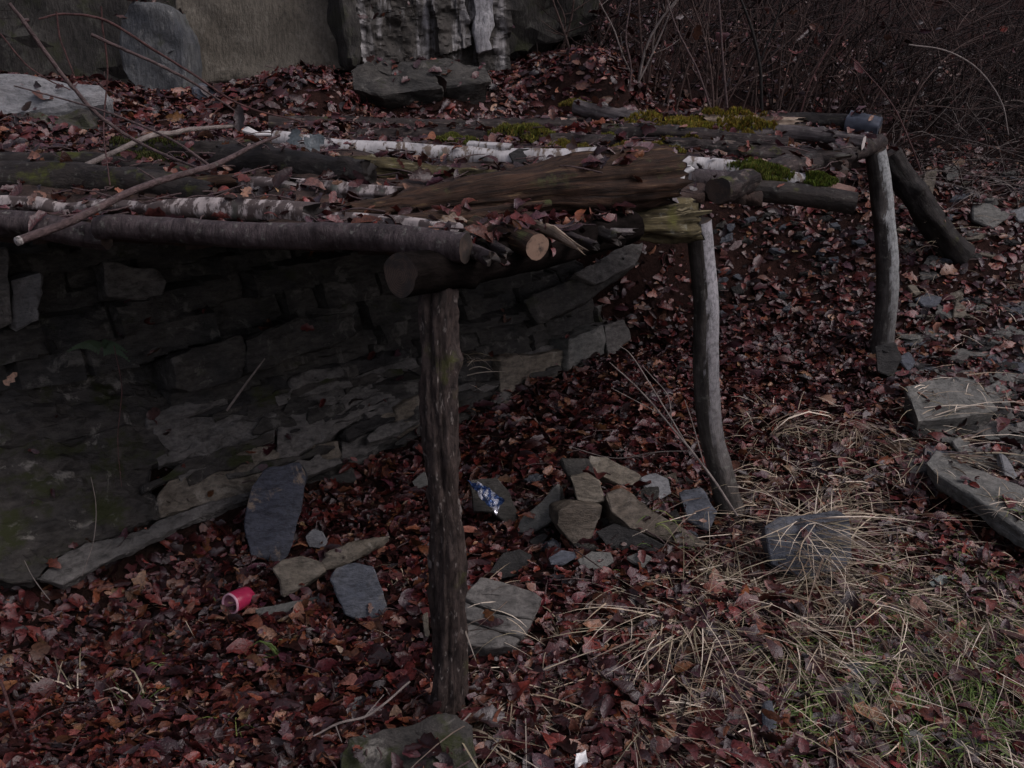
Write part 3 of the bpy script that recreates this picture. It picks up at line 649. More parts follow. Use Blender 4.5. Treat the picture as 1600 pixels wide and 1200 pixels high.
stone('large flat grey kerb slab at the right edge over a dark hollow', [(1446, 722), (1464, 706), (1540, 738), (1640, 778), (1700, 806), (1700, 888), (1600, 833), (1520, 776), (1460, 738)], (.05, -.12, 1), .05, 'rock_slate', 'kerb_slab', cat='slab', base=(1462, 738), lift=.05, amp=.006, back=1.0)
stone('dark sided slab in front of the far post beside a hollow', [(1416, 606), (1450, 594), (1520, 588), (1560, 640), (1500, 652), (1434, 658)], (.05, -.3, .9), .11, 'rock_slate', 'stone_slab', cat='slab', base=(1434, 658), lift=.09)
for lb, poly, nrm, mt in [
    ('flat grey slate stone behind the tangle of grass', [(1460, 600), (1490, 590), (1530, 598), (1520, 614), (1470, 616)], (0, -.3, .9), 'rock_slate'),
    ('smooth pale slate near the right edge by leaves', [(1536, 606), (1560, 596), (1582, 612), (1572, 622), (1548, 620)], (.1, -.4, .9), 'rock_slate'),
    ('narrow pale slate lying on the kerb slab', [(1486, 688), (1498, 680), (1524, 706), (1538, 724), (1524, 730), (1504, 716)], (.1, -.5, .8), 'rock_slate'),
    ('pale angular slate standing near the kerb slab', [(1562, 706), (1574, 712), (1592, 744), (1584, 752), (1570, 742)], (.2, -.7, .6), 'rock_pale'),
    ('small chip of slate on the kerb slab edge', [(1564, 762), (1582, 760), (1588, 774), (1572, 776)], (.2, -.5, .8), 'rock_slate'),
    ('grey slate in the grass above the kerb slab', [(1530, 668), (1556, 656), (1580, 666), (1560, 684), (1538, 684)], (0, -.4, .9), 'rock_grey'),
    ('grey slate at the right edge beside dry grass', [(1586, 660), (1620, 650), (1630, 690), (1596, 690)], (0, -.5, .8), 'rock_grey'),
    ('small stone under the far post', [(1366, 540), (1400, 534), (1412, 560), (1396, 592), (1370, 580)], (0, -.85, .5), 'rock_dark'),
    ('bluish stone beside the foot of the far post', [(1404, 560), (1420, 548), (1434, 566), (1420, 584)], UPF, 'rock_blue'),
    ('upright pale triangular stone among leaves right of the far post', [(1488, 496), (1494, 466), (1510, 478), (1518, 498)], UPF, 'rock_tan'),
    ('grey flat stone tilted above the triangular stone', [(1428, 466), (1450, 458), (1474, 464), (1464, 480), (1444, 480)], UPF, 'rock_blue'),
    ('pale tan chip beside the tilted grey stone', [(1416, 446), (1428, 442), (1440, 458), (1430, 462)], UPF, 'rock_tan'),
    ('wedge of grey rock near the right edge with a pale top', [(1520, 316), (1548, 316), (1580, 334), (1576, 342), (1550, 356), (1520, 344)], (.1, -.85, .5), 'rock_slate'),
    ('pale grey stone cut by the right edge', [(1578, 330), (1610, 318), (1620, 344), (1592, 346)], UPF, 'rock_pale'),
    ('upright flat pale stone on the slope right of the far post', [(1444, 270), (1466, 262), (1464, 280), (1458, 310), (1446, 310), (1443, 290)], (.15, -.97, .2), 'rock_tan'),
    ('dark shelf of stone beside the upright flat pale stone', [(1474, 258), (1498, 258), (1500, 280), (1480, 284)], UPF, 'rock_slate'),
    ('grey stone under the date corner of the bank', [(1296, 1076), (1340, 1066), (1352, 1094), (1330, 1106), (1298, 1098)], (0, -.6, .8), 'rock_grey'),
    ('narrow bluish stone standing in green grass', [(1192, 1098), (1206, 1092), (1214, 1130), (1208, 1150), (1194, 1146)], UPF, 'rock_blue'),
    ('flat stone half buried at the bottom right', [(1394, 1150), (1430, 1138), (1448, 1150), (1430, 1164), (1400, 1166)], (0, -.4, .9), 'rock_slate'),
    ('flat grey stone in grass at the bottom right corner', [(1486, 1152), (1540, 1144), (1562, 1162), (1530, 1182), (1494, 1176)], (0, -.4, .9), 'rock_grey'),
    ('dark flat stone in leaves above the flat stone', [(1302, 1034), (1350, 1028), (1380, 1046), (1340, 1060)], (0, -.4, .9), 'rock_blue')]:
    stone(lb.replace('under the date corner of the bank', 'in short grass right of the bluish stone'), poly, nrm, .035, mat=mt, amp=.005, bev=.005)

# scattered stones of the scree bank: one set of shapes, many stones
protos = []
for i in range(7):
    a = np.sort(RNG.uniform(0, 6.28, 7)); r = RNG.uniform(.6, 1, 7)
    fr = np.stack([np.cos(a) * r, np.sin(a) * r * .7, np.zeros(7)], 1) * .5
    V, F = rock_mesh(fr, (0, 0, 1), .25, .22, .05, 1.1, i, .05, 0)
    me = mesh_np('stone', V, F); me.polygons.foreach_set('use_smooth', [True] * len(me.polygons)); me.set_sharp_from_angle(angle=.6); protos.append(me)
pm = {}
def scatter_stones(n, region, size, label, group, mats, flat=1.0):
    k = 0
    while k < n:
        px, py = RNG.uniform(region[0], region[2]), RNG.uniform(region[1], region[3]); g = G(px, py)
        i, m = int(RNG.integers(7)), mats[int(RNG.integers(len(mats)))]
        if (i, m) not in pm:
            pm[(i, m)] = protos[i].copy(); pm[(i, m)].materials.append(M[m])
        o = bpy.data.objects.new('stone', pm[(i, m)]); COL.objects.link(o)
        s = RNG.uniform(*size); o.scale = (s, s * RNG.uniform(.7, 1.2), s * RNG.uniform(.6, 1.1) * flat); o.location = g + np.array([0, 0, .09 * s * flat + .012])
        o.rotation_euler = (RNG.uniform(.0, .7) * flat, RNG.uniform(-.5, .3) * flat, RNG.uniform(-.6, .6)); tag(o, label, 'stone', group); k += 1
scatter_stones(26, (826, 740, 1095, 866), (.05, .12), 'small dark stone filling the gaps of the stone pile', 'filling stones of the stone pile', ['rock_dark', 'rock_brown', 'rock_face', 'rock_blue'])
scatter_stones(70, (1110, 335, 1345, 500), (.04, .11), 'small grey stone of the scree bank between the middle and far posts', 'scree stones under the roof', ['rock_dark', 'rock_blue', 'rock_face'])
scatter_stones(70, (1400, 270, 1610, 500), (.06, .17), 'small grey stone on the leafy slope right of the leaning log', 'stones on the right slope', ['rock_slate', 'rock_grey', 'rock_blue', 'rock_tan', 'rock_dark'], .7)
scatter_stones(130, (1415, 520, 1640, 740), (.07, .24), 'small slate chip among grass around the kerb slab', 'slate chips by the kerb slab', ['rock_slate', 'rock_grey', 'rock_slate', 'rock_blue', 'rock_dark'], .4)

# ------------------------------------------------------------------ posts
GP = 'posts holding up the log roof'
def post(label, px, r, bark, foot, **kw):
    pts = [PY(x, y, Yy) for x, y, Yy in px]
    b = pts[0].copy(); b[2] -= 0.10
    return log('post', label, [b] + pts, [r[0]] + list(r), bark, group=GP, cat='post', reg='ground', **kw)
post('front post with dark fibrous bark and pale torn strips', [(696, 1116, 2.22), (700, 980, 2.215), (696, 800, 2.21), (690, 640, 2.215), (686, 520, 2.23), (684, 446, 2.24)],
     [.046, .044, .042, .042, .042, .041], M['post_bark'], None, ends=('sawn_dark', 'sawn_dark'), amp=.24, groove=.14, knots=6, seed=3.0, k=64, jag=(0, .02))
post('middle post coloured pale as if lit on its upper right and dark below with a bent foot', [(1146, 812, 3.2), (1132, 764, 3.2), (1114, 690, 3.2), (1108, 600, 3.2), (1100, 480, 3.19), (1090, 345, 3.18)],
     [.046, .044, .041, .042, .041, .040], M['post_mid'], None, amp=.05, knots=1, seed=1.0, k=32)
post('far post slim and bowed with a right flank coloured pale as if lit', [(1382, 556, 4.45), (1385, 480, 4.45), (1386, 400, 4.44), (1378, 310, 4.43), (1364, 236, 4.42)],
     [.050, .049, .048, .047, .044], M['post_far'], None, amp=.05, knots=1, seed=2.0, k=32)
log('leaning_log', 'thick dark log leaning behind the far post down to the right', [PY(1388, 240, 4.95), PY(1432, 318, 4.95), PY(1505, 402, 4.95)], [.058, .066, .070], M['bark_black'],
    ('sawn_dark', 'sawn_dark'), reg='ground')

# ------------------------------------------------------------------ roof logs
GR = 'logs laid across the roof of the shelter'
L_ = lambda label, pts, r, bark, ends=('sawn_dark', 'sawn_dark'), **k: log('log', label, [PY(*p) for p in pts], r, M[bark], ends, group=GR, **k)
M['lintel_bark'] = bark_mat('lintel_shade_dark', (0.004, 0.0035, 0.003), (0.014, 0.011, 0.010), (20, 20, 6), None, 0, 0, 1.0)  # shadow under the roof edge put into this very dark bark colour
M['lintel_bark'].node_tree.nodes['Principled BSDF'].inputs['Specular IOR Level'].default_value = 0.02
lintel = log('lintel_log', 'beam log with a sawn end beside the top of the front post', [PY(622, 430, 2.13), PY(860, 384, 2.55), PY(985, 356, 2.85)], [.047, .046, .045], M['lintel_bark'], ('sawn_dark', 'sawn_dark'), cat='log', amp=.08)
log('lintel_log', 'beam log resting on the far post behind the mossy log', [PY(1120, 300, 3.2), PY(1260, 258, 3.8), PY(1372, 222, 4.48)], [.042, .042, .042], M['bark_dark'], ('sawn_dark', 'sawn_white'), cat='log')
L_('crumbling yellow lichened log stump on top of the middle post', [(900, 358, 2.92), (1000, 346, 2.97), (1086, 338, 3.03)], [.045, .058, .060], 'wood_lichen', ('sawn_dark', 'bark_black'), jag=(.03, .045), amp=.30, groove=.45, knots=0, k=40)
L_('weathered grey brown pole at the front edge left of the front post', [(156, 356, 2.55), (300, 362, 2.48), (520, 370, 2.34), (730, 384, 2.2)], [.030, .031, .032, .033], 'bark_purple', ('sawn_white', 'sawn_dark'), amp=.07, knots=4, knot_r=.2)
L_('dark pole end cut off by the left edge under the pale tipped branch', [(-120, 342, 2.62), (40, 350, 2.6), (168, 366, 2.56)], [.034, .034, .030], 'bark_purple', knots=2)
L_('thin crooked pale branch with knots at the left edge', [(-80, 316, 2.8), (45, 320, 2.78), (100, 330, 2.76), (165, 324, 2.73), (240, 328, 2.68)], [.017, .019, .017, .018, .014], 'birch_dirty', ('sawn_dark', 'sawn_white'), amp=.2, knots=4)
L_('ringed birch log with peeling pale bark right of the crooked branch', [(240, 330, 2.68), (350, 330, 2.62), (492, 334, 2.55)], [.026, .029, .030], 'birch_dirty', ('sawn_dark', 'bark_black'), jag=(0, .03), amp=.1, knots=1)
L_('flaking pale birch log half hidden below the big weathered log', [(520, 344, 2.56), (620, 350, 2.5), (720, 362, 2.42)], [.024, .026, .024], 'birch_dirty', jag=(.03, .02), amp=.16)
L_('thick black mossy log at the left edge of the roof', [(-120, 284, 3.12), (100, 286, 3.06), (240, 296, 2.98), (330, 306, 2.88)], [.056, .058, .050, .032], 'bark_moss', jag=(0, .04), amp=.12)
L_('dark log in the shade above the thick black mossy log', [(-100, 258, 3.5), (120, 262, 3.45), (300, 276, 3.3)], [.045, .045, .04], 'bark_moss')
L_('short curled piece of birch bark log with a hollow end', [(372, 286, 2.95), (410, 290, 2.92), (455, 298, 2.88)], [.022, .026, .027], 'birch_dirty', ('birch_dirty', 'bark_black'), jag=(.04, .03), amp=.2)
L_('brown leaf stained stick behind the curled birch piece', [(270, 286, 3.0), (330, 284, 3.0), (392, 282, 3.02)], [.018, .02, .016], 'wood_rotten', jag=(.03, .02))
L_('split pinkish birch strip ending under the big weathered log', [(465, 290, 2.95), (540, 300, 2.85), (625, 306, 2.78)], [.024, .026, .020], 'birch_dirty', jag=(.05, .04), amp=.22)
L_('thick black log with broad end in the middle of the roof', [(345, 250, 3.28), (450, 260, 3.16), (575, 276, 3.05)], [.046, .052, .046], 'bark_black', ('bark_black', 'bark_black'), jag=(.03, .03), amp=.12)
L_('rotten yellow green log between the black log and the long birch', [(545, 262, 3.24), (660, 270, 3.2), (800, 286, 3.08)], [.030, .036, .034], 'wood_lichen', jag=(.06, .06), amp=.25, groove=.4, k=36)
L_('long white birch log with a broken branch stub', [(430, 217, 3.72), (520, 229, 3.66), (700, 242, 3.6), (800, 248, 3.56), (945, 248, 3.52)], [.031, .033, .034, .036, .033], 'birch', ('sawn_grey', 'sawn_grey'), amp=.06, knots=3, knot_r=.35)
log('birch_stub', 'short white birch stub lying on the long birch log', [PY(732, 228, 3.62), PY(775, 231, 3.58), PY(800, 234, 3.56)], [.016, .019, .020], M['birch'], ('sawn_white', 'sawn_dark'), cat='log')
bigl = L_('massive weathered log tapering to the left with deep grain', [(1046, 276, 2.98), (920, 290, 2.88), (760, 312, 2.76), (640, 326, 2.68), (540, 332, 2.62)], [.096, .088, .060, .040, .020], 'wood_rotten', ('sawn_grey', None), jag=(.05, .06), amp=.10, groove=.22, knots=1, k=56, end_names={0: 'broken_end'})
mkp = log('bark_slab', None, [PY(560, 345, 2.55), PY(700, 338, 2.62), PY(860, 318, 2.75)], [.010, .018, .012], M['wood_rotten'], (None, None), parent=bigl, amp=.2, groove=.3, k=20)
L_('short log with a fresh tan sawn end at the front edge', [(742, 352, 2.52), (790, 368, 2.42), (838, 386, 2.32)], [.028, .030, .031], 'wood_rotten', ('sawn_dark', 'sawn_tan'), amp=.06)
sp = log('split_wood', 'pale splintered sliver of wood beside the tan sawn log end', [PY(828, 350, 2.5), PY(866, 364, 2.42), PY(904, 386, 2.34)], [.012, .016, .008], M['splinter'], ('splinter', 'splinter'), cat='wood', amp=.2, groove=.3, jag=(.02, .04), flat=.5)
L_('pale grey stripped log under the big weathered log', [(880, 366, 2.72), (960, 358, 2.86), (1000, 352, 2.95)], [.020, .022, .020], 'wood_grey', reg='roof')
L_('white birch log running behind the mossy log', [(1046, 254, 3.50), (1150, 267, 3.48), (1275, 288, 3.44)], [.032, .033, .031], 'birch', ('sawn_white', 'sawn_dark'), amp=.05)
L_('short dark sawn log between the white birch and the middle post', [(1078, 283, 3.34), (1120, 287, 3.34), (1160, 292, 3.34)], [.036, .037, .039], 'bark_purple', ('sawn_white', 'sawn_dark'), amp=.05, knots=0)
L_('mossy log with a light brown cut end near the far post', [(1140, 294, 3.40), (1240, 307, 3.38), (1336, 318, 3.35)], [.036, .037, .038], 'bark_moss', ('sawn_dark', 'sawn_tan'), amp=.06)
L_('pale peeled cut block on the end of the mossy log', [(1272, 298, 3.40), (1332, 308, 3.37)], [.033, .034], 'peeled_pink', ('sawn_tan', 'sawn_tan'), amp=.08, knots=0)
L_('dark hollow log behind the white birch near the far post', [(1040, 232, 3.95), (1160, 240, 3.9), (1310, 250, 3.85)], [.036, .042, .040], 'bark_dark', amp=.25, knots=5, jag=(.05, .06), groove=.3)
L_('knobbly bark covered log end beside the far post', [(1230, 252, 3.98), (1330, 246, 4.1)], [.046, .050], 'bark_dark', amp=.32, knots=6, groove=.3, jag=(.05, .05))
L_('farthest dark pole ending above the far post', [(1150, 186, 4.72), (1260, 190, 4.65), (1376, 196, 4.5)], [.034, .036, .040], 'bark_black', ('sawn_dark', 'sawn_dark'))
L_('broken tan pole beside the farthest dark pole', [(1100, 186, 4.5), (1180, 190, 4.48), (1246, 192, 4.45)], [.026, .026, .022], 'splinter', jag=(.02, .06), amp=.15)
L_('grey brown pole ending in a pale point behind the moss', [(1120, 206, 4.32), (1220, 208, 4.3), (1300, 216, 4.22), (1350, 222, 4.15)], [.026, .028, .030, .028], 'wood_grey', ('sawn_dark', 'sawn_white'))
L_('dark grey pole slanting down in front of the large moss cushion', [(900, 170, 4.72), (980, 186, 4.55), (1070, 212, 4.22)], [.036, .042, .034], 'wood_grey')
L_('brown pole buried in leaves under the large moss cushion', [(940, 205, 4.2), (1100, 216, 4.15), (1230, 230, 4.05)], [.034, .036, .034], 'bark_dark')
L_('buried dark pole behind the long white birch log', [(560, 212, 4.1), (760, 218, 4.05), (980, 226, 3.95)], [.034, .036, .034], 'bark_dark')
L_('leaf covered dark pole at the back of the roof', [(420, 196, 4.3), (640, 200, 4.4), (900, 196, 4.5)], [.034, .036, .034], 'bark_dark')
L_('dark pole under leaves left of the black log', [(180, 232, 3.7), (300, 240, 3.65), (420, 236, 3.6)], [.034, .036, .034], 'bark_moss')
for lb_, a_, b_, r_, m_ in (('thin broken pole poking out between the two sawn ends', (700, 352, 2.6), (792, 398, 2.22), .014, 'bark_dark'), ('snapped dark stick above the beam log behind the splinter', (820, 352, 2.75), (930, 384, 2.42), .013, 'bark_dark'),
        ('short rotten pole end over the beam log near the lichened stump', (860, 346, 2.85), (968, 374, 2.58), .018, 'bark_moss'), ('stubby peeled pole end right of the front post top', (660, 362, 2.5), (768, 404, 2.16), .018, 'bark_purple'), ('thin grey stick along the underside of the massive log', (720, 372, 2.5), (985, 362, 2.72), .010, 'wood_grey')):
    L_(lb_, [a_, tuple((np.array(a_) + np.array(b_)) / 2 + np.array([0, -2, 0])), b_], [r_ * .9, r_, r_ * .9], m_, jag=(.02, .03), amp=.25, knots=2, k=16)
M['sheet_blue'] = plain_mat('dark_blue_bark_wrap', (0.055, 0.065, 0.085), .45, 30, .5)
log('bark_wrap', 'dark bluish cap wrapped over the farthest pole end', [PY(1325, 194, 4.54), PY(1374, 200, 4.47)], [.046, .044], M['sheet_blue'], ('sheet_blue', 'sheet_blue'), cat='bark', amp=.2, knots=0)
def chip(label, poly, Y, nrm, mat, th=.012, name='bark_chip', cat='bark'):
    return slab(name, poly, Y, nrm, mat, th, label=label, cat=cat, amp=.003, bev=.003, seg=.02, reg='roof')
M['white_bark'] = birch_mat('white_bark_chip', (.62, .62, .6), .1)
M['white_bark'] = plain_mat('white_bark_chip', (.6, .6, .58), .6, 40, .75)
chip('white curl of birch bark near the hanging dark leaf', [(376, 204), (386, 197), (404, 206), (422, 203), (424, 211), (400, 211)], 3.75, (0, -.8, .6), 'white_bark')
chip('white flake of bark on the end of the short dark log', [(1052, 262), (1078, 258), (1086, 264), (1070, 272), (1068, 290), (1056, 284)], 3.30, (-.2, -.9, .4), 'white_bark')
chip('white flake of bark under the dark cap by the far post', [(1340, 206), (1358, 206), (1358, 218), (1350, 222), (1346, 212)], 4.42, (0, -.9, .4), 'white_bark')
chip('dark fungus scarred bark plate on the long birch log', [(794, 240), (810, 230), (850, 232), (872, 240), (866, 254), (830, 264), (804, 258)], 3.515, (0, -.8, .6), 'rock_dark', .02)

# ------------------------------------------------------------------ debris mat between the logs
roofpts = []
for V, F in REG['roof']:
    roofpts.append(V[::37])
RP = np.vstack(roofpts); sel = RNG.choice(len(RP), min(220, len(RP)), replace=False)
zr = fit(RP[sel], 0.6)
EDGE = [PY(-160, 372, 2.62), PY(150, 372, 2.54), PY(728, 392, 2.24), PY(830, 384, 2.36), PY(1000, 352, 2.86), PY(1090, 318, 3.16), PY(1330, 300, 3.5), PY(1352, 240, 4.1), PY(1366, 205, 4.5), PY(1100, 176, 4.9), PY(600, 190, 4.75), PY(200, 196, 4.4), PY(-160, 250, 3.7)]
EP = np.array([e[:2] for e in EDGE])
def inside(XY, poly):
    x, y = XY[:, 0], XY[:, 1]; r = np.zeros(len(XY), bool); j = len(poly) - 1
    for i in range(len(poly)):
        xi, yi, xj, yj = *poly[i], *poly[j]
        r ^= ((yi > y) != (yj > y)) & (x < (xj - xi) * (y - yi) / (yj - yi + 1e-12) + xi); j = i
    return r
gx, gy = np.arange(-2.4, 2.1, .03), np.arange(2.1, 5.1, .03); A, B = np.meshgrid(gx, gy); Q = np.stack([A.ravel(), B.ravel()], 1)
ins = inside(Q, EP + (EP.mean(0) - EP) * .035)
zt = zr(Q) - 0.012 + fbm(np.column_stack([Q * 7, Q[:, :1] * 0]), 3) * .022
gh = height(Q); zt = np.maximum(zt, gh - .05)
idx = np.full(len(Q), -1); w = len(gx)
MV, MF = [], []
cell = np.array([i for i in range(len(Q) - w - 1) if (i % w) < w - 1 and ins[i] and ins[i + 1] and ins[i + w] and ins[i + w + 1]])
used = np.unique(np.concatenate([cell, cell + 1, cell + w, cell + w + 1])); idx[used] = np.arange(len(used)); nU = len(used)
top = np.column_stack([Q[used], zt[used]]); bot = top - np.array([0, 0, .03]) - np.abs(fbm(top * 9, 2))[:, None] * np.array([0, 0, .02])
q4 = np.stack([idx[cell], idx[cell + 1], idx[cell + w + 1], idx[cell + w]], 1)
ecount = {}
for f in q4:
    for a, b in zip(f, np.roll(f, -1)): ecount[(a, b)] = 1
rim = np.array([(b, a, a + nU, b + nU) for (a, b) in ecount if (b, a) not in ecount])
MF = np.vstack([q4, q4[:, ::-1] + nU, rim])
M['debris'] = rock_mat('roof_debris', (0.028, 0.019, 0.015), (0.06, 0.038, 0.03), (0.11, 0.06, 0.04), .6, .0, (1, 1, 1), .3)
tag(mk('roof_debris', np.vstack([top, bot]), MF, M['debris'], reg='roof'), 'dark mat of soil and leaf debris packed between the roof logs', None, kind='stuff')

# ------------------------------------------------------------------ trees for rays
def bvh(parts):
    V, F, n = [], [], 0
    for v, f in parts:
        V.append(v); F += [[i + n for i in q] for q in f]; n += len(v)
    return BVHTree.FromPolygons(np.vstack(V).tolist(), F)
BG = bvh(REG['ground'][:]); BR = bvh(REG['roof'])
DOWN = Vector((0, 0, -1))

# ------------------------------------------------------------------ moss cushions
MOSSC = []
def moss(label, px, py, Y, rx, ry, h, tint=(0.10, 0.105, 0.018), n=1500, droop=0.0, tilt=None):
    c = PY(px, py, Y); MOSSC.append((c[0], c[1], rx, ry))
    n = int(n * 1.6); a = RNG.uniform(0, 1, n) ** .62 * 1.1; ph = RNG.uniform(0, 6.283, n)
    ed = 1 + .25 * fbm(np.stack([np.cos(ph) * 2 + px, np.sin(ph) * 2, ph * 0], 1), 3)
    x, y = a * np.cos(ph) * rx * ed, a * np.sin(ph) * ry * ed
    z = h * .7 * np.clip(1 - a ** 2, 0, 1) + fbm(np.stack([x * 25 + px, y * 25, x * 0], 1), 3) * h * .5
    B0 = np.stack([c[0] + x, c[1] + y, np.zeros(n)], 1)
    zb = []
    for q in B0:
        hit = BR.ray_cast(Vector((q[0], q[1], c[2] + .25)), DOWN)
        zb.append(hit[0].z if hit[0] else c[2])
    zb = np.clip(np.array(zb), c[2] - .07 - droop, c[2] + .06); B0[:, 2] = zb + z * .8 + .004
    # each tuft: three crossed little blades
    V, F, C = [], [], []
    k = 0
    for i in range(n):
        col = np.array(tint) * np.array([1.75, 1.5, 1.5]) * RNG.uniform(.6, 1.25) * (1 + RNG.normal(0, .12, 3))
        for _ in range(4):
            an = RNG.uniform(0, 6.283); d = np.array([math.cos(an), math.sin(an), 0]); s = RNG.uniform(.004, .010)
            t_ = B0[i] + np.array([d[0] * s * RNG.uniform(.2, 1), d[1] * s * RNG.uniform(.2, 1), s * RNG.uniform(.5, 1.5)])
            e = np.cross(d, (0, 0, 1)) * s * .45
            V += [B0[i] - e - (0, 0, .006), B0[i] + e - (0, 0, .006), t_]; F.append([k, k + 1, k + 2]); C += [col, col, col * 1.15]; k += 3
    return tag(mk('moss_cushion', np.array(V), np.array(F), M['moss'], attrs={'col': np.clip(np.array(C), 0, 1)}, smooth=False), label, 'moss', 'moss cushions growing on the roof')
moss('large yellow green moss cushion across the back logs', 1095, 190, 4.42, .27, .16, .05, n=3600, tint=(.12, .11, .017))
moss('moss patch trailing right from the large cushion', 1170, 206, 4.28, .10, .09, .035, n=1000, tint=(.11, .10, .016))
moss('bright moss tuft behind the upper edge of the massive log', 940, 208, 4.08, .085, .06, .045, n=1000, tint=(.11, .125, .02))
moss('low moss strip left of the bright tuft', 822, 206, 4.02, .11, .05, .03, n=900, tint=(.085, .095, .018))
moss('small moss patch touching the long birch log', 708, 222, 3.88, .07, .05, .03, n=800, tint=(.08, .10, .02))
moss('moss strip between the birch and the massive log', 880, 232, 3.75, .10, .05, .025, n=800, tint=(.09, .085, .016))
moss('moss rim along the top of the massive log', 1010, 228, 3.7, .13, .06, .03, n=1000, tint=(.10, .095, .016))
moss('dull moss patch at the back edge by the slanting pole', 900, 164, 4.85, .08, .06, .035, n=700, tint=(.085, .08, .015))
moss('moss spot beside the pale end of the slanting pole', 1075, 224, 4.0, .08, .05, .03, n=700, tint=(.11, .10, .016))
moss('thick dark green moss on the mossy log next to its collar', 1192, 280, 3.425, .10, .036, .012, n=1500, tint=(.062, .085, .014), droop=.03)
moss('hanging moss tuft near the light brown cut end', 1280, 302, 3.40, .05, .034, .012, n=800, tint=(.055, .085, .012), droop=.03)
moss('dark moss smear on the ledge left of the grey branch', 190, 250, 3.6, .16, .09, .02, n=900, tint=(.035, .045, .012))

# ------------------------------------------------------------------ litter, rubbish
M['red_plastic'] = plain_mat('red_plastic', (0.42, 0.028, 0.085), .35, 25, .75, .5)
M['red_inside'] = plain_mat('cup_inside', (0.42, 0.17, 0.22), .5, 30, .5)
M['white_rim'] = plain_mat('cup_rim', (0.62, 0.36, 0.42), .4, 30, .8)
def lathe(profile, c, axis, k=36, amp=0.0, seed=1):
    ax = np.array(axis, float); ax /= np.linalg.norm(ax); n1 = np.cross(ax, (0, 0, 1)); n1 /= np.linalg.norm(n1); n2 = np.cross(n1, ax)
    V = []
    th = np.linspace(0, 2 * np.pi, k, endpoint=False)
    for s, r in profile:
        rr = r * (1 + amp * fbm(np.stack([np.cos(th) * 1.5 + seed, np.sin(th) * 1.5, np.full(k, s * 20)], 1), 2))
        V.append(c + ax * s + (np.cos(th) * rr)[:, None] * n1 + (np.sin(th) * rr)[:, None] * n2)
    n = len(profile); i = np.arange(n - 1)[:, None] * k; j = np.arange(k)[None]; j2 = (j + 1) % k
    return np.vstack(V), np.stack([i + j, i + j2, i + k + j2, i + k + j], 2).reshape(-1, 4)
gc = G(372, 958) + np.array([0, .02, .034])
axis = (.50, .86, -.12)
cup = empty('plastic_cup', gc); tag(cup, 'red plastic cup lying on its side in the leaves', 'cup')
rb = .034
V, F = lathe([(-.038, rb * .93), (-.034, rb), (-.022, rb * .985), (-.02, rb * 1.01), (-.004, rb), (.012, rb * .98), (.014, rb * 1.0), (.034, rb * .96), (.043, rb * .86), (.045, rb * .6), (.0455, .001)], gc, axis, amp=.05); mk('body', V, F, M['red_plastic'], parent=cup)
V, F = lathe([(-.034, rb * 1.0), (-.040, rb * .97), (-.0405, rb * .88), (-.036, rb * .80)], gc, axis, amp=.05); mk('rim', V, F, M['white_rim'], parent=cup)
V, F = lathe([(-.036, rb * .80), (-.02, rb * .74), (-.008, rb * .62), (-.006, rb * .3), (-.012, .002)], gc, axis, amp=.08); mk('inside', V, F, M['red_inside'], parent=cup)

# crumpled foil wrapper behind the front post
t = MT('foil'); t.b.inputs['Metallic'].default_value = .75; v = t.coord()
fc = t.mix(t.ramp(t.noise(v, 30, 3, .6), [(.45, 0.), (.5, 1.)], 'CONSTANT'), (.05, .09, .20), (.55, .56, .60))
M['foil'] = t.done(fc, .22, t.noise(v, 50, 5, .7), .6, .004, .5)
def crumple(label, poly, base, mat, n=26, amp=.02, name='foil_wrapper', cat='wrapper', nrm=(.1, -.8, .6), th=.006):
    nr = np.array(nrm, float); nr /= np.linalg.norm(nr); C4 = plane_pts(poly, G(*base) + np.array([0, -.06, .055]), nr)
    u = np.linspace(0, 1, n); U_, W_ = np.meshgrid(u, u); U_, W_ = U_.ravel()[:, None], W_.ravel()[:, None]
    P = C4[0] * (1 - U_) * (1 - W_) + C4[1] * U_ * (1 - W_) + C4[2] * U_ * W_ + C4[3] * (1 - U_) * W_
    d = np.abs(fbm(P * 26, 3)) * amp + np.abs(vnoise(P * 70)) * amp * .5; P2 = P + nr * d[:, None] + np.stack([vnoise(P * 40), vnoise(P * 40 + 9), vnoise(P * 40 + 4)], 1) * amp * .35
    i = (np.arange(n - 1)[:, None] * n + np.arange(n - 1)[None]).ravel(); F = np.stack([i, i + 1, i + n + 1, i + n], 1)
    Vb = P2 - nr * th; F2 = F[:, ::-1] + n * n
    rim = [(a, b) for a, b in zip(range(0, n - 1), range(1, n))] + [(a * n + n - 1, (a + 1) * n + n - 1) for a in range(n - 1)] + [(n * n - 1 - a, n * n - 2 - a) for a in range(n - 1)] + [((a + 1) * n, a * n) for a in range(n - 1)]
    Fr = np.array([(a, a + n * n, b + n * n, b) for a, b in rim])
    return tag(mk(name, np.vstack([P2, Vb]), np.vstack([F, F2, Fr]), M[mat], smooth=False), label, cat)
crumple('crumpled blue and silver foil wrapper behind the front post', [(728, 750), (752, 756), (788, 780), (774, 806)], (778, 830), 'foil', amp=.022)
M['paper'] = plain_mat('white_paper', (.72, .72, .70), .7, 40, .8)
crumple('small crumpled white paper scrap at the bottom edge', [(897, 1178), (914, 1174), (917, 1192), (900, 1197)], (905, 1196), 'paper', 14, .022, 'paper_scrap', 'paper')

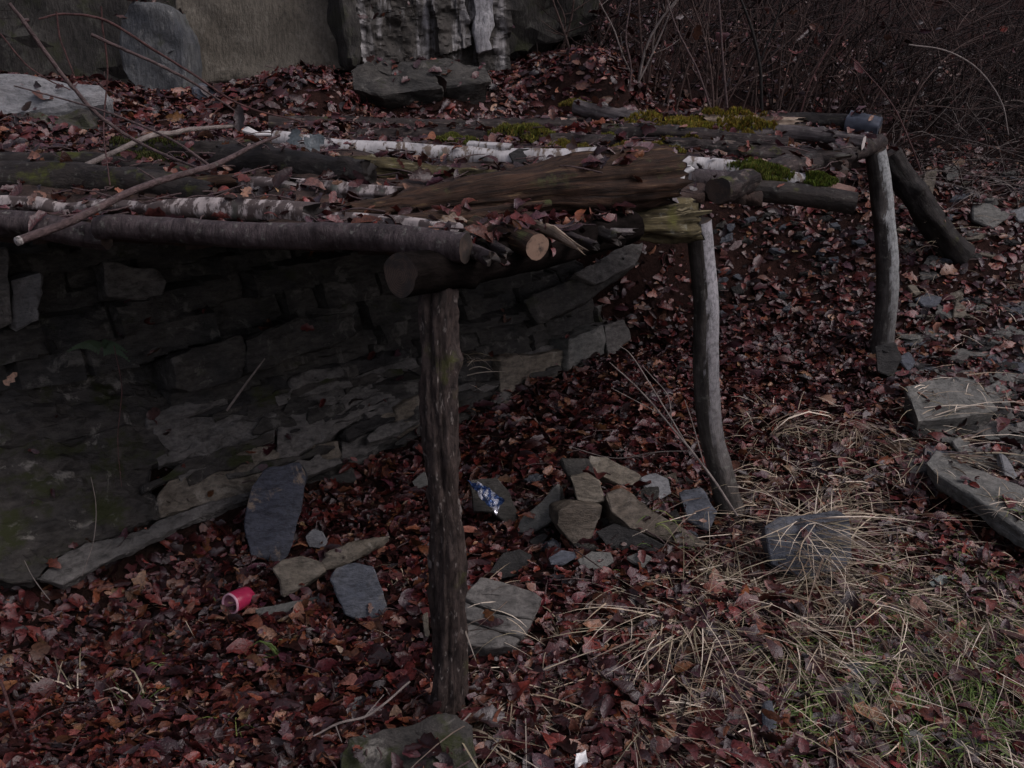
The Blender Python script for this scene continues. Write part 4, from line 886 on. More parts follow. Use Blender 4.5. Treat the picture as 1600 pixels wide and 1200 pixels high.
# ------------------------------------------------------------------ branches lying on the roof
def branch(name, label, px, rad, mat, cat='branch', twigs=(), group=None, reg=None, k=9):
    o = None
    V, F, lc = tube([PY(*p) for p in px], rad, k, n=max(12, len(px) * 7))
    V = V + (fbm(V * 40, 2) * np.mean(rad) * .18)[:, None]
    o = mk(name, V, F, M[mat], attrs={'lc': lc}, reg=reg); tag(o, label, cat, group)
    for tpx, tr in twigs:
        V, F, lc = tube([PY(*p) for p in tpx], tr, 6, n=max(8, len(tpx) * 6)); mk('twig', V, F, M[mat], parent=o, attrs={'lc': lc})
    return o
bb = branch('fallen_branch', 'long bare branch with a pale cut tip lying across the roof', [(30, 376, 2.3), (112, 345, 2.42), (212, 296, 2.62), (300, 268, 2.8), (340, 256, 2.9), (400, 226, 3.15), (436, 212, 3.3)],
       [.0105, .0105, .0095, .0085, .0085, .006, .004], 'twig_brown', twigs=[([(326, 258, 2.86), (280, 225, 2.9), (236, 203, 2.95), (175, 178, 3.0), (110, 158, 3.05), (22, 134, 3.1)], [.005, .004, .0035, .003, .0025, .002]),
       ([(186, 312, 2.56), (150, 300, 2.58)], [.004, .002]), ([(250, 285, 2.7), (214, 262, 2.7)], [.003, .0015])])
V, F = lathe([(-.004, .002), (-.003, .0105), (.006, .0112)], PY(28, 377, 2.295), PY(112, 345, 2.42) - PY(30, 376, 2.3), 12); mk('cut_tip', V, F, M['sawn_white'], parent=bb, attrs={'rad': np.zeros(len(V))})
branch('fallen_branch', 'pale grey crooked branch behind the long bare branch', [(130, 260, 3.35), (168, 243, 3.4), (236, 212, 3.5), (270, 208, 3.55), (300, 202, 3.6), (368, 197, 3.7)], [.009, .0095, .009, .009, .008, .006], 'twig_pale')
branch('bare_twig', 'dark straight bramble stem crossing from the top left corner', [(15, 5, 3.3), (45, 45, 3.3), (100, 120, 3.32), (160, 185, 3.34), (235, 232, 3.36), (330, 270, 3.1)], [.006, .0065, .0065, .006, .005, .004], 'twig_brown', cat='twig')
branch('bare_twig', 'upper arching twig sweeping over the tan cliff foot', [(60, 30, 3.5), (100, 22, 3.55), (165, 32, 3.6), (236, 75, 3.7), (300, 115, 3.8), (380, 165, 3.9), (480, 192, 4.0)], [.003, .004, .0045, .0045, .004, .0035, .0025], 'twig_red', cat='twig')
branch('bare_twig', 'lower arching twig ending in a torn tip near the dark leaf', [(142, 54, 3.5), (200, 80, 3.55), (262, 108, 3.6), (310, 135, 3.7), (370, 175, 3.8)], [.006, .0055, .005, .004, .003], 'twig_brown', cat='twig')
branch('bare_twig', 'thin reddish twig hanging straight down near the left boulder', [(88, 18, 3.5), (94, 60, 3.5), (106, 92, 3.5), (116, 118, 3.5)], [.003, .003, .0025, .002], 'twig_red', cat='twig')
branch('bare_twig', 'thin twig with a dead leaf standing left of the blue slab', [(158, 10, 3.6), (160, 40, 3.6), (168, 110, 3.6), (162, 200, 3.5), (172, 290, 2.8)], [.003, .003, .003, .0025, .002], 'twig_red', cat='twig')
branch('bare_twig', 'reddish twig running down into the left boulder leaves', [(0, 52, 3.7), (40, 100, 3.72), (78, 126, 3.75), (110, 140, 3.8)], [.003, .003, .0025, .002], 'twig_red', cat='twig')
branch('dry_stalk', 'straw coloured stick leaning on the big sloping rock slab', [(354, 642, 3.05), (384, 600, 3.08), (414, 560, 3.12)], [.004, .0035, .002], 'twig_pale', cat='stalk')
branch('bare_twig', 'thin stem hanging in the dark in front of the mossy rock', [(178, 540, 2.9), (190, 600, 2.88), (188, 640, 2.86), (184, 690, 2.84), (190, 760, 2.82)], [.0016, .0016, .0015, .0014, .001], 'twig_red', cat='twig')
branch('bare_twig', 'thin bent stem standing on the low mossy slab', [(128, 900, 2.62), (146, 845, 2.64), (150, 790, 2.68), (142, 745, 2.7)], [.0013, .0012, .001, .0007], 'twig_pale', cat='twig')
branch('bare_twig', 'pale stem leaning on the foot of the mossy slab', [(78, 938, 2.55), (54, 906, 2.6), (38, 876, 2.65)], [.0013, .0012, .0008], 'twig_pale', cat='twig')
branch('weed_stalk', 'fan of pale dry weed stalks leaning left of the middle post', [(1152, 806, 2.98), (1108, 740, 3.0), (1050, 668, 3.05), (1000, 610, 3.1), (952, 566, 3.15)], [.0042, .004, .0034, .0026, .0014], 'twig_pale', cat='weed',
       twigs=[([(1076, 700, 3.03), (1040, 640, 3.06), (990, 560, 3.1), (968, 540, 3.12)], [.003, .0026, .002, .0012]), ([(1050, 668, 3.05), (1044, 620, 3.07), (1020, 590, 3.1), (1004, 572, 3.12)], [.0024, .002, .0016, .001]),
              ([(1100, 726, 3.0), (1084, 668, 3.02), (1070, 625, 3.04)], [.0024, .002, .001]), ([(1030, 646, 3.07), (985, 622, 3.1), (955, 606, 3.12)], [.002, .0016, .001])])
branch('weed_stalk', 'two pale dry stalks lying flat over the stone pile', [(1100, 705, 3.2), (1030, 706, 3.25), (960, 716, 3.3), (890, 698, 3.35)], [.002, .0022, .002, .0012], 'twig_pale', cat='weed',
       twigs=[([(1020, 708, 3.25), (1000, 714, 3.26), (968, 700, 3.28)], [.0016, .0014, .001])])
branch('fallen_branch', 'thin pale branch lying in leaves left of the large mossy stone', [(640, 1065, 2.16), (600, 1100, 2.1), (570, 1120, 2.08), (530, 1130, 2.06), (490, 1150, 2.04)], [.0026, .003, .0032, .003, .002], 'twig_pale',
       twigs=[([(570, 1120, 2.08), (600, 1085, 2.12)], [.002, .001]), ([(524, 1133, 2.06), (534, 1160, 2.04)], [.002, .001])])
branch('fallen_branch', 'pale forked twig lying on the large dark mossy stone', [(735, 1115, 2.10), (700, 1152, 2.03), (676, 1176, 2.0), (670, 1210, 1.97)], [.0026, .0026, .0024, .002], 'twig_pale')
branch('fallen_branch', 'dark thin stick in the leaves at the lower left edge', [(0, 1062, 2.15), (10, 1090, 2.12), (26, 1140, 2.05)], [.004, .004, .003], 'twig_red')
branch('fallen_branch', 'reddish broken stick in the grass at the right edge', [(1562, 986, 2.5), (1590, 996, 2.48), (1630, 1004, 2.46)], [.008, .009, .009], 'twig_red')

# single standing stems on the bank with their side shoots
def shrub_stem(bag, base, h, lean, bend, r, side=3):
    n = 7; s = np.linspace(0, 1, n); ln = np.array(lean); b = np.array(bend)
    P = base[None] + s[:, None] * np.array([0, 0, h]) + s[:, None] * ln + (s ** 2)[:, None] * b + RNG.normal(0, .012, (n, 3)) * s[:, None] * 2
    V, F, lc = tube(P, r * (1 - .75 * s), 5, n=14); bag.add(V, F, lc)
    for _ in range(side):
        i = RNG.integers(1, n - 1); d = RNG.normal(0, .13, 3) * h + np.array([0, 0, .12 * h])
        Q = [P[i], P[i] + d * .5 + RNG.normal(0, .01, 3), P[i] + d]
        V, F, lc = tube(Q, [r * .45, r * .35, r * .15], 4, n=6); bag.add(V, F, lc)
leafcols = np.array([(.095, .019, .016), (.135, .033, .022), (.060, .015, .015), (.14, .052, .032), (.034, .012, .011), (.108, .024, .023), (.24, .12, .075), (.068, .024, .031), (.14, .027, .020), (.088, .030, .031), (.042, .013, .013), (.085, .018, .017), (.024, .010, .009), (.052, .018, .019), (.17, .06, .028), (.032, .011, .011)])
def leaf_template(curl, fold, roll=0.0, nl=7, seed=0, lobes=0.0):
    """a curled dead leaf, 7 x 3 points, blade 1 long"""
    V = []; rs = random.Random(seed)
    for i in range(nl):
        u = i / (nl - 1); w = .5 * math.sin(math.pi * (u * .90 + .07)) ** .75 * .52
        if lobes: w *= 1 + lobes * (1 if i % 2 else -1)
        z = curl * ((u - .5) ** 2 - .25) * 1.3
        for s in (-1, 0, 1):
            ww = w * rs.uniform(.85, 1.12)
            V.append((u - .5 + rs.uniform(-.05, .05), s * ww * rs.uniform(.8, 1.15) * (1 - abs(roll) * .45), z + fold * abs(s) * ww + roll * s * ww * .8 + rs.uniform(-.03, .03)))
    F = []
    for i in range(nl - 1):
        for j in range(2): a = i * 3 + j; F.append((a, a + 1, a + 4, a + 3))
    return np.array(V), np.array(F)
TEMPL = [leaf_template(c * .6, f * .5, r, 7, i, lb) for i, (c, f, r, lb) in enumerate(((.6, .5, .2, 0), (-.7, .8, 0, .12), (1.2, -.7, .3, 0), (.2, 1.6, -.3, .2), (-1.0, .4, .4, 0), (.2, -.4, 0, .3), (-.3, 1.5, 0, .1), (.9, .9, -.2, .15), (.1, .1, .1, .28), (-.2, -.2, 0, 0)))]
def leaves_mesh(P, N, size, spread=.45, cols=leafcols, wide=1.0):
    """P (n,3), N (n,3) ground normals -> arrays"""
    n = len(P); V = []; F = []; C = []
    tid = RNG.integers(len(TEMPL), size=n); ang = RNG.uniform(0, 6.283, n)
    up = N + RNG.normal(0, spread, (n, 3)); up /= np.linalg.norm(up, axis=1)[:, None]
    a = np.stack([np.cos(ang), np.sin(ang), np.zeros(n)], 1); a -= up * (a * up).sum(1)[:, None]; a /= np.linalg.norm(a, axis=1)[:, None]
    b = np.cross(up, a); sz = size * np.clip(RNG.lognormal(-.05, .36, n), .4, 1.9); wd = RNG.uniform(.7, 1.35, n) * wide
    col = cols[RNG.integers(len(cols), size=n)] * RNG.uniform(.4, 1.45, (n, 1)) * (1 + RNG.normal(0, .08, (n, 3)))
    base = 0
    for t_ in range(len(TEMPL)):
        m = np.where(tid == t_)[0]
        if not len(m): continue
        tv, tf = TEMPL[t_]
        W = P[m][:, None] + sz[m][:, None, None] * (tv[None, :, :1] * a[m][:, None] + tv[None, :, 1:2] * wd[m][:, None, None] * b[m][:, None] + tv[None, :, 2:3] * up[m][:, None])
        V.append(W.reshape(-1, 3)); F.append((tf[None] + (np.arange(len(m)) * len(tv))[:, None, None]).reshape(-1, 4) + base); base += len(m) * len(tv)
        C.append(np.repeat(col[m], len(tv), 0))
    return np.vstack(V), np.vstack(F), np.clip(np.vstack(C), 0, 1)
gshrub = 'bare shrubs in the thicket behind the roof'
SHR = [(980, 165, 5.5, .9, 'slim pale shrub stem at the left end of the thicket', 3), (1040, 160, 5.6, 1.2, 'bare shrub with crossing stems above the large moss cushion', 8), (1100, 165, 5.7, 1.3, 'bare shrub with straight upright stems right of the crossing one', 8),
       (1165, 165, 5.8, 1.3, 'dark forked shrub in the middle of the thicket', 7), (1225, 165, 6.0, 1.3, 'leafy bramble clump with stems leaning right', 9), (1300, 175, 6.1, 1.2, 'tangled bramble behind the farthest pole', 9),
       (1390, 215, 5.9, 1.1, 'arching bramble above the leaning log', 8), (1480, 240, 6.0, 1.1, 'arching bramble cane clump behind the upright pale stone', 8), (1560, 200, 6.4, 1.2, 'dense bramble at the right edge of the bank', 9), (880, 120, 6.0, 1.0, 'low bare shrub against the dark cliff end', 6)]
for px, py, Yb, hh, lb, ns in SHR:
    base = PY(px, py, Yb); base[2] = H(base[0], base[1]) - .03
    e = empty('bare_shrub', base); tag(e, lb, 'shrub', gshrub)
    for i in range(ns):
        bag = Bag(); b0 = base + np.array([RNG.normal(0, .09), RNG.normal(0, .08), 0])
        arch = px > 1350
        shrub_stem(bag, b0, hh * RNG.uniform(.6, 1.25), (RNG.normal(.05, .3), RNG.normal(0, .1), 0), (RNG.normal(0.1, .35) + (.35 if arch else 0), RNG.normal(-.15, .15), (-.75 if arch else -.25) * hh * RNG.uniform(.4, 1.2)), RNG.uniform(.0045, .0085), 7)
        bag.build('stem', M['cane_light'] if ns != 3 else M['twig_pale'], parent=e)
    n = 26; Pp = base + np.stack([RNG.normal(0, .22, n), RNG.normal(0, .15, n), RNG.uniform(.1, hh * .8, n)], 1)
    V, F, C = leaves_mesh(Pp, np.tile([0, -.3, .6], (n, 1)), .055, 1.0, leafcols * .8); mk('dead_leaf', V, F, M['leaf'], parent=e, attrs={'col': C})['kind'] = 'stuff'
# the tangled mass behind them that nobody could count
bag = Bag()
for i in range(880):
    px, py = RNG.uniform(790, 2000), RNG.uniform(-80, 190) + max(0, 0); Yb = RNG.uniform(5.9, 8.2)
    p = PY(px, py, Yb); g = H(p[0], p[1])
    if p[2] < g - .05: continue
    p[2] = g - .02
    h = RNG.uniform(.3, 1.6); shrub_stem(bag, p, h, (RNG.normal(.12, .45), RNG.normal(0, .2), 0), (RNG.normal(.15, .5), RNG.normal(-.1, .3), -.6 * h * RNG.uniform(0, 1.2)), RNG.uniform(.0025, .007), 4)
for i in range(260):
    g = G(RNG.uniform(1380, 1650), RNG.uniform(150, 300)); h = RNG.uniform(.15, .6)
    shrub_stem(bag, g, h, (RNG.normal(.1, .25), RNG.normal(-.1, .15), 0), (RNG.normal(.15, .3), RNG.normal(-.1, .2), -.6 * h), RNG.uniform(.0015, .004), 2)
for i in range(120):
    g = G(RNG.uniform(-60, 190), RNG.uniform(-40, 112)); h = RNG.uniform(.15, .5)
    shrub_stem(bag, g, h, (RNG.normal(.05, .2), RNG.normal(-.1, .15), 0), (RNG.normal(.05, .3), RNG.normal(-.1, .2), -.4 * h), RNG.uniform(.0015, .004), 2)
tag(bag.build('bramble_thicket', M['cane']), 'dense dark tangle of bare bramble twigs on the bank', None, kind='stuff')
bag = Bag()
for i in range(150):
    g = G(RNG.uniform(1330, 1700), RNG.uniform(90, 340)); h = RNG.uniform(.25, .75)
    shrub_stem(bag, g, h, (RNG.normal(.12, .22), RNG.normal(-.12, .15), 0), (RNG.normal(.25, .3), RNG.normal(-.15, .2), -1.0 * h), RNG.uniform(.0014, .003), 2)
tag(bag.build('dry_stems', M['twig_pale']), 'pale dry stems drooping over the bank at the right', None, kind='stuff')
branch('bramble_cane', 'arching pale bramble cane right of the far post', [(1420, 70, 5.2), (1480, 80, 5.2), (1530, 110, 5.2), (1565, 160, 5.15), (1576, 210, 5.1)], [.004, .004, .0035, .003, .002], 'twig_pale', cat='cane')
branch('bramble_cane', 'reddish bramble cane rising behind the far post', [(1440, 272, 5.2), (1425, 230, 5.2), (1395, 165, 5.25), (1350, 110, 5.3), (1330, 90, 5.3)], [.004, .004, .0035, .003, .002], 'twig_red', cat='cane')
branch('bramble_cane', 'pale cane leaning left above the large moss cushion', [(1110, 168, 5.0), (1090, 110, 5.0), (1060, 50, 5.0), (1042, 0, 5.0), (1034, -40, 5.0)], [.0055, .005, .004, .0035, .003], 'twig_brown', cat='cane')
branch('bramble_cane', 'straight upright cane behind the middle of the moss cushion', [(1136, 168, 5.0), (1130, 100, 5.0), (1126, 40, 5.0), (1120, -40, 5.0)], [.006, .0055, .005, .004], 'twig_brown', cat='cane')
branch('bramble_cane', 'black forked cane above the broken tan pole', [(1190, 172, 5.1), (1188, 110, 5.1), (1176, 50, 5.1), (1150, -20, 5.1)], [.009, .008, .007, .005], 'bark_black', cat='cane', twigs=[([(1186, 100, 5.1), (1210, 40, 5.1), (1228, -30, 5.1)], [.006, .005, .003])])
branch('bramble_cane', 'reddish cane leaning right over the farthest pole', [(1250, 178, 5.0), (1270, 120, 5.0), (1310, 50, 5.0), (1340, 0, 5.0)], [.0045, .004, .0035, .002], 'twig_red', cat='cane')
branch('bramble_cane', 'slim pale stem standing left in the thicket', [(978, 165, 5.3), (986, 110, 5.3), (978, 60, 5.3), (984, 10, 5.3), (990, -40, 5.3)], [.006, .005, .005, .004, .004], 'twig_brown', cat='cane')

# ------------------------------------------------------------------ leaf litter
def drop(tree, XY, z0=4.0, top=False):
    P, N, I = [], [], []
    Zs = height(XY) + .05 if tree is BG and not top else np.full(len(XY), z0)
    for (x, y), zs in zip(XY, Zs):
        h = tree.ray_cast(Vector((x, y, zs)), DOWN)
        if h[0] is not None: P.append(h[0][:]); N.append(h[1][:] if h[1].z > 0 else (-h[1])[:]); I.append(h[2])
    return np.array(P), np.array(N), np.array(I)
def in_view(P, m=60):
    u, v_ = zip(*[project(p) for p in P]) if len(P) else ((), ())
    u, v_ = np.array(u), np.array(v_); return (u > -m) & (u < 1600 + m) & (v_ > -m) & (v_ < 1200 + m)
NG = len(GF)
XYl = np.column_stack([RNG.uniform(-3.6, 5.0, 145000), 1.6 + 6.3 * RNG.uniform(0, 1, 145000) ** 1.5])
# fewer leaves on the grassy right foreground and on the mossy bank
gr = np.exp(-(((XYl[:, 0] - 1.05) / .75) ** 2 + ((XYl[:, 1] - 2.35) / .55) ** 2)); ms = np.exp(-(((XYl[:, 0] + 2.0) / .5) ** 2 + ((XYl[:, 1] - 3.4) / .35) ** 2)); th_ = ((XYl[:, 0] > .6) & (XYl[:, 1] > 5.75) | (XYl[:, 1] > 6.3)) * .85; rs_ = np.exp(-(((XYl[:, 0] - 2.5) / .6) ** 2 + ((XYl[:, 1] - 5.0) / .9) ** 2))
sc_ = np.exp(-(((XYl[:, 0] - 1.2) / .7) ** 2 + ((XYl[:, 1] - 5.15) / .35) ** 2))
XYl = XYl[RNG.uniform(0, 1, len(XYl)) > np.maximum.reduce([gr * .5, ms * .9, sc_ * .62, th_, rs_ * .55])]
P, N, I = drop(BG, XYl); n1 = len(P)
P2, N2, I2 = drop(BG, XYl[::9], top=True); rk = (I2 >= NG) & (N2[:, 2] > .55) & (RNG.uniform(0, 1, len(P2)) < np.where(P2[:, 1] > 4.6, .95, .30))
P, N, I = np.vstack([P, P2[rk]]), np.vstack([N, N2[rk]]), np.concatenate([I, np.zeros(rk.sum(), int)])
onrock = I >= NG
keep = in_view(P, 520) & (~onrock | (RNG.uniform(0, 1, len(P)) < .03) | ((N[:, 2] > .9) & (RNG.uniform(0, 1, len(P)) < .08))) & (N[:, 2] > .25)
P, N = P[keep], N[keep]; P[:, 2] += RNG.uniform(.0, .018, len(P))
# the nearest, largest leaves are objects of their own
uv = np.array([project(p) for p in P]); vis = (uv[:, 0] > 5) & (uv[:, 0] < 1595) & (uv[:, 1] > 640) & (uv[:, 1] < 1195)
dist = np.linalg.norm(P - EYE, axis=1) + np.where(vis, 0, 100) + RNG.uniform(0, .6, len(P)); order = np.argsort(dist); big, rest = order[:300], order[300:]
V, F, C = leaves_mesh(P[rest], N[rest], .047, .38); mk_l = mk('leaf_litter', V, F, M['leaf'], attrs={'col': C}, origin=np.zeros(3)); tag(mk_l, 'carpet of wet red brown dead leaves on the ground', None, kind='stuff')
cs = RNG.choice(len(P), min(34000, len(P)), replace=False); Pc = P[cs] + np.column_stack([RNG.normal(0, .03, (len(cs), 2)), RNG.uniform(.004, .016, len(cs))])
V, F, C = leaves_mesh(Pc, N[cs], .017, .7, leafcols * 1.15); tag(mk('leaf_crumbs', V, F, M['leaf'], attrs={'col': C}, origin=np.zeros(3)), 'crumbled bits of dead leaf between the whole leaves', None, kind='stuff')
lm = []
for t_ in range(len(TEMPL)):
    for c in range(6):
        tv, tf = TEMPL[t_]; tv2 = tv * np.array([1, RNG.uniform(.75, 1.3), 1]); me = mesh_np('fallen_leaf', tv2 * .062, tf)
        set_attr(me, 'col', np.tile(leafcols[int(RNG.integers(len(leafcols)))] * RNG.uniform(.7, 1.3), (len(tv), 1))); me.materials.append(M['leaf']); me.polygons.foreach_set('use_smooth', [True] * len(tf)); lm.append(me)
for i in big:
    o = bpy.data.objects.new('fallen_leaf', lm[int(RNG.integers(len(lm)))]); COL.objects.link(o); o.parent = ground
    o.location = P[i] + np.array([0, 0, .012]); nn = Vector(N[i]) + Vector(RNG.normal(0, .42, 3)); o.rotation_mode = 'QUATERNION'
    o.rotation_quaternion = nn.to_track_quat('Z', 'Y') @ Matrix.Rotation(RNG.uniform(0, 6.28), 3, 'Z').to_quaternion(); s = RNG.uniform(.6, 1.45); o.scale = (s, s, s)
# leaves blown onto the roof and lodged between its logs
XYr = np.column_stack([RNG.uniform(-2.4, 2.0, 24000), RNG.uniform(2.15, 5.0, 24000)]); XYr = XYr[inside(XYr, EP)]
P, N, I = drop(BR, XYr)
zrel = P[:, 2] - zr(P[:, :2]); back = np.clip((P[:, 1] - 3.55 - .12 * P[:, 0]) / .5, 0.0, 1); right = np.clip((P[:, 0] - .55) / .3, 0, 1)
pr = np.where(zrel < .012, .30 + .6 * back, .05 + .26 * back * (1 - .5 * right)); pr *= np.where((P[:, 0] > .3) & (P[:, 0] < .75) & (P[:, 1] < 3.2), .3, 1)
la, lb = PY(700, 405, 2.25)[:2], PY(1010, 350, 2.9)[:2]; lu = (lb - la) / np.linalg.norm(lb - la); lq = P[:, :2] - la; lt = lq @ lu; ld = np.abs(lq[:, 0] * lu[1] - lq[:, 1] * lu[0])
pr = np.where((ld < .085) & (lt > 0) & (lt < np.linalg.norm(lb - la)), .9, pr)
for mx, my, rx, ry in MOSSC: pr = np.where(((P[:, 0] - mx) / rx) ** 2 + ((P[:, 1] - my) / ry) ** 2 < 1.1, pr * .06, pr)
bq = np.array([PY(*q)[:2] for q in ((430, 217, 3.72), (520, 229, 3.66), (700, 242, 3.6), (800, 248, 3.56), (945, 248, 3.52))]); bd = np.min([np.hypot(P[:, 0] - a, P[:, 1] - np.interp(a, bq[:, 0], bq[:, 1])) for a in np.linspace(bq[0, 0], bq[-1, 0], 60)], axis=0)
pr = np.where(bd < .055, pr * .12, pr)
k_ = RNG.uniform(0, 1, len(P)) < pr; P, N = P[k_], N[k_]; P[:, 2] += RNG.uniform(0, .02, len(P))
V, F, C = leaves_mesh(P, N, .040, .5); tag(mk('roof_leaf_litter', V, F, M['leaf'], attrs={'col': C}, origin=np.zeros(3)), 'dead leaves lodged between the logs of the roof', None, kind='stuff')
bag = Bag()
for tree, XYt in ((BG, np.column_stack([RNG.uniform(-2.2, 3.2, 700), 1.85 + 4 * RNG.uniform(0, 1, 700) ** 1.4])), (BR, np.column_stack([RNG.uniform(-2.2, 1.7, 420), RNG.uniform(2.3, 4.8, 420)]))):
    if tree is BR: XYt = XYt[inside(XYt, EP)]
    Pt, Nt, It = drop(tree, XYt)
    for p in Pt:
        an = RNG.uniform(0, 6.283); L = RNG.uniform(.04, .16); d = np.array([math.cos(an), math.sin(an), RNG.normal(0, .12)]) * L; b0 = p + np.array([0, 0, .022])
        V, F, lc = tube([b0 - d * .5, b0 + RNG.normal(0, .006, 3), b0 + d * .5], [.0022, .0026, .0012], 5, n=6); bag.add(V, F, lc)
tag(bag.build('twig_litter', M['twig_brown'], origin=np.zeros(3)), 'small broken twigs strewn over leaves and roof', None, kind='stuff')
# a few leaves one can point to
def one_leaf(label, px, py, Y, size, col, nrm, ang, group=None, tpl=0, mat='leaf', name='fallen_leaf', wide=1.0):
    c = PY(px, py, Y) if Y else G(px, py) + np.array([0, -.01, .02]); tv, tf = TEMPL[tpl]; nrm = Vector(nrm).normalized(); q = nrm.to_track_quat('Z', 'Y').to_matrix() @ Matrix.Rotation(ang, 3, 'Z')
    V = c + (tv * size * np.array([1, wide, 1])) @ np.array(q).T; return tag(mk(name, V, tf, M[mat], attrs={'col': np.tile(col, (len(tv), 1))}), label, 'leaf', group)
GL = (.085, .105, .11)
one_leaf('left of two round grey green bramble leaves by the birch end', 460, 214, 3.5, .055, GL, (-.1, -1, .3), 1.3, tpl=5, name='bramble_leaf', wide=1.7)
one_leaf('right and larger of two round grey green bramble leaves by the birch end', 491, 221, 3.48, .068, GL, (.1, -1, .35), .4, tpl=5, name='bramble_leaf', wide=1.7)
one_leaf('dark hanging dead leaf above the white birch bark curl', 374, 184, 3.7, .085, (.035, .022, .022), (.2, -1, .1), 1.5, tpl=3, name='hanging_leaf')
one_leaf('upright orange brown leaf near the thin flat grey stone', 467, 968, None, .085, (.22, .09, .045), (.2, -.9, .4), 1.4, tpl=1)
one_leaf('broad orange brown leaf at the lower left', 160, 1108, None, .10, (.22, .085, .05), (.1, -.5, .9), .2, tpl=0)
one_leaf('pale leaf on the dark mossy bank at the left edge', 16, 592, 2.95, .05, (.34, .19, .11), (.2, -.9, .4), .8, tpl=5)
one_leaf('grey green leaf lying in the grass at the right', 1466, 917, None, .06, (.07, .10, .085), (.1, -.6, .8), .6, tpl=5, wide=1.5)
one_leaf('broad pinkish brown leaf in short grass at the bottom right', 1376, 1124, None, .10, (.24, .13, .11), (.0, -.5, .9), .1, tpl=5, wide=1.5)
one_leaf('orange leaf in straw right of the middle post', 1162, 938, None, .06, (.30, .10, .035), (.1, -.9, .4), 1.3, tpl=0)
one_leaf('pale upright leaf near the foot of the rock face', 222, 915, None, .075, (.28, .16, .09), (.1, -.9, .4), 1.2, tpl=1)

# ------------------------------------------------------------------ grass
def blades(P, L, dirs, lift, wid, cols, seg=5, droop=1.0):
    n = len(P); s = np.linspace(0, 1, seg)[None, :, None]
    d = dirs[:, None]; up = np.array([0, 0, 1.0])
    C_ = P[:, None] + L[:, None, None] * (d * s + up * (lift[:, None, None] * s - droop * lift[:, None, None] * 1.05 * s ** 2)) + (RNG.normal(0, 1, (n, 1, 3)) * .10 * L[:, None, None]) * s ** 2
    side = np.cross(d, up) ; side /= np.linalg.norm(side, axis=2)[:, :, None] + 1e-9
    roll = RNG.normal(0, .6, n)[:, None, None]; side = side * np.cos(roll) + up * np.sin(roll)
    w = wid[:, None, None] * (1 - s ** 2 * .85)
    V = np.stack([C_ - side * w, C_ + side * w], 2).reshape(-1, 3)
    i = (np.arange(n)[:, None] * seg * 2 + np.arange(seg - 1)[None] * 2).ravel(); F = np.stack([i, i + 1, i + 3, i + 2], 1)
    return V, F, np.repeat(cols, seg * 2, 0)
STRAW = np.array([(.52, .43, .31), (.32, .25, .17), (.66, .57, .45), (.18, .13, .095), (.30, .26, .17), (.12, .09, .07)])
GREEN = np.array([(.06, .10, .02), (.085, .13, .03), (.10, .12, .035), (.05, .08, .022)])
def grass_at(pts, n_each, L, lift, cols, wid=.0015, spread=.03, heading=None, hs=.8):
    Ps, ds = [], []
    for p in pts:
        q = np.column_stack([p[0] + RNG.normal(0, spread, n_each), p[1] + RNG.normal(0, spread, n_each)]); z = height(q) - .004
        hit = [BG.ray_cast(Vector((a, b, c + .25)), DOWN) for (a, b), c in zip(q, z)]
        z = np.array([max(c, h[0].z - .004) if h[0] is not None else c for h, c in zip(hit, z)])
        Ps.append(np.column_stack([q, z])); an = RNG.normal(RNG.uniform(0, 6.283), .9, n_each) if heading is None else RNG.normal(heading, hs, n_each); ds.append(np.stack([np.cos(an), np.sin(an), np.zeros(n_each)], 1))
    P = np.vstack(Ps); d = np.vstack(ds); n = len(P)
    return blades(P, L * RNG.uniform(.45, 1.2, n), d, lift * RNG.uniform(.3, 1.4, n), wid * RNG.uniform(.6, 1.4, n), cols[RNG.integers(len(cols), size=n)] * RNG.uniform(.6, 1.2, (n, 1)))
def rnd_px(n, regs):
    out = []
    for _ in range(n):
        r = regs[int(RNG.integers(len(regs)))]; out.append(G(RNG.uniform(r[0], r[2]), RNG.uniform(r[1], r[3])))
    return out
bag = Bag()
for regs, n, k, L, lift in [([(980, 900, 1600, 1200)], 85, 20, .21, .35), ([(1050, 820, 1420, 1010)], 55, 24, .32, .26), ([(1250, 980, 1600, 1200)], 40, 18, .18, .4), ([(1180, 640, 1420, 800)], 60, 14, .22, .5), ([(1380, 850, 1600, 1010)], 70, 14, .15, .5), ([(740, 980, 1250, 1200)], 100, 10, .17, .35), ([(1150, 640, 1450, 820)], 60, 8, .16, .5), ([(0, 960, 660, 1200)], 26, 5, .13, .6), ([(720, 600, 900, 800)], 16, 6, .12, .6), ([(1420, 300, 1600, 560)], 40, 6, .14, .6), ([(1450, 560, 1600, 720)], 26, 8, .2, .4)]:
    bag.add(*grass_at(rnd_px(n, regs), k, L, lift, STRAW))
bag.build('dry_grass', M['straw'], 'col', origin=np.zeros(3)); tag(bpy.data.objects['dry_grass'], 'thin straw coloured dry grass over the leaves', None, kind='stuff')
bag = Bag()
for regs, n, k, L, lift in [([(1350, 940, 1610, 1200)], 110, 16, .085, .9), ([(1180, 1000, 1600, 1200)], 120, 13, .075, 1.0), ([(1340, 860, 1600, 1080)], 90, 13, .075, 1.0), ([(980, 820, 1110, 900)], 8, 6, .10, .9), ([(200, 960, 480, 1180)], 6, 5, .09, 1.4), ([(1180, 620, 1420, 760)], 8, 6, .06, 1.0)]:
    bag.add(*grass_at(rnd_px(n, regs), k, L, lift, GREEN * 1.7, .0018, .025))
bag.build('green_grass', M['straw'], 'col', origin=np.zeros(3)); tag(bpy.data.objects['green_grass'], 'short fresh green grass sprouting between the leaves', None, kind='stuff')
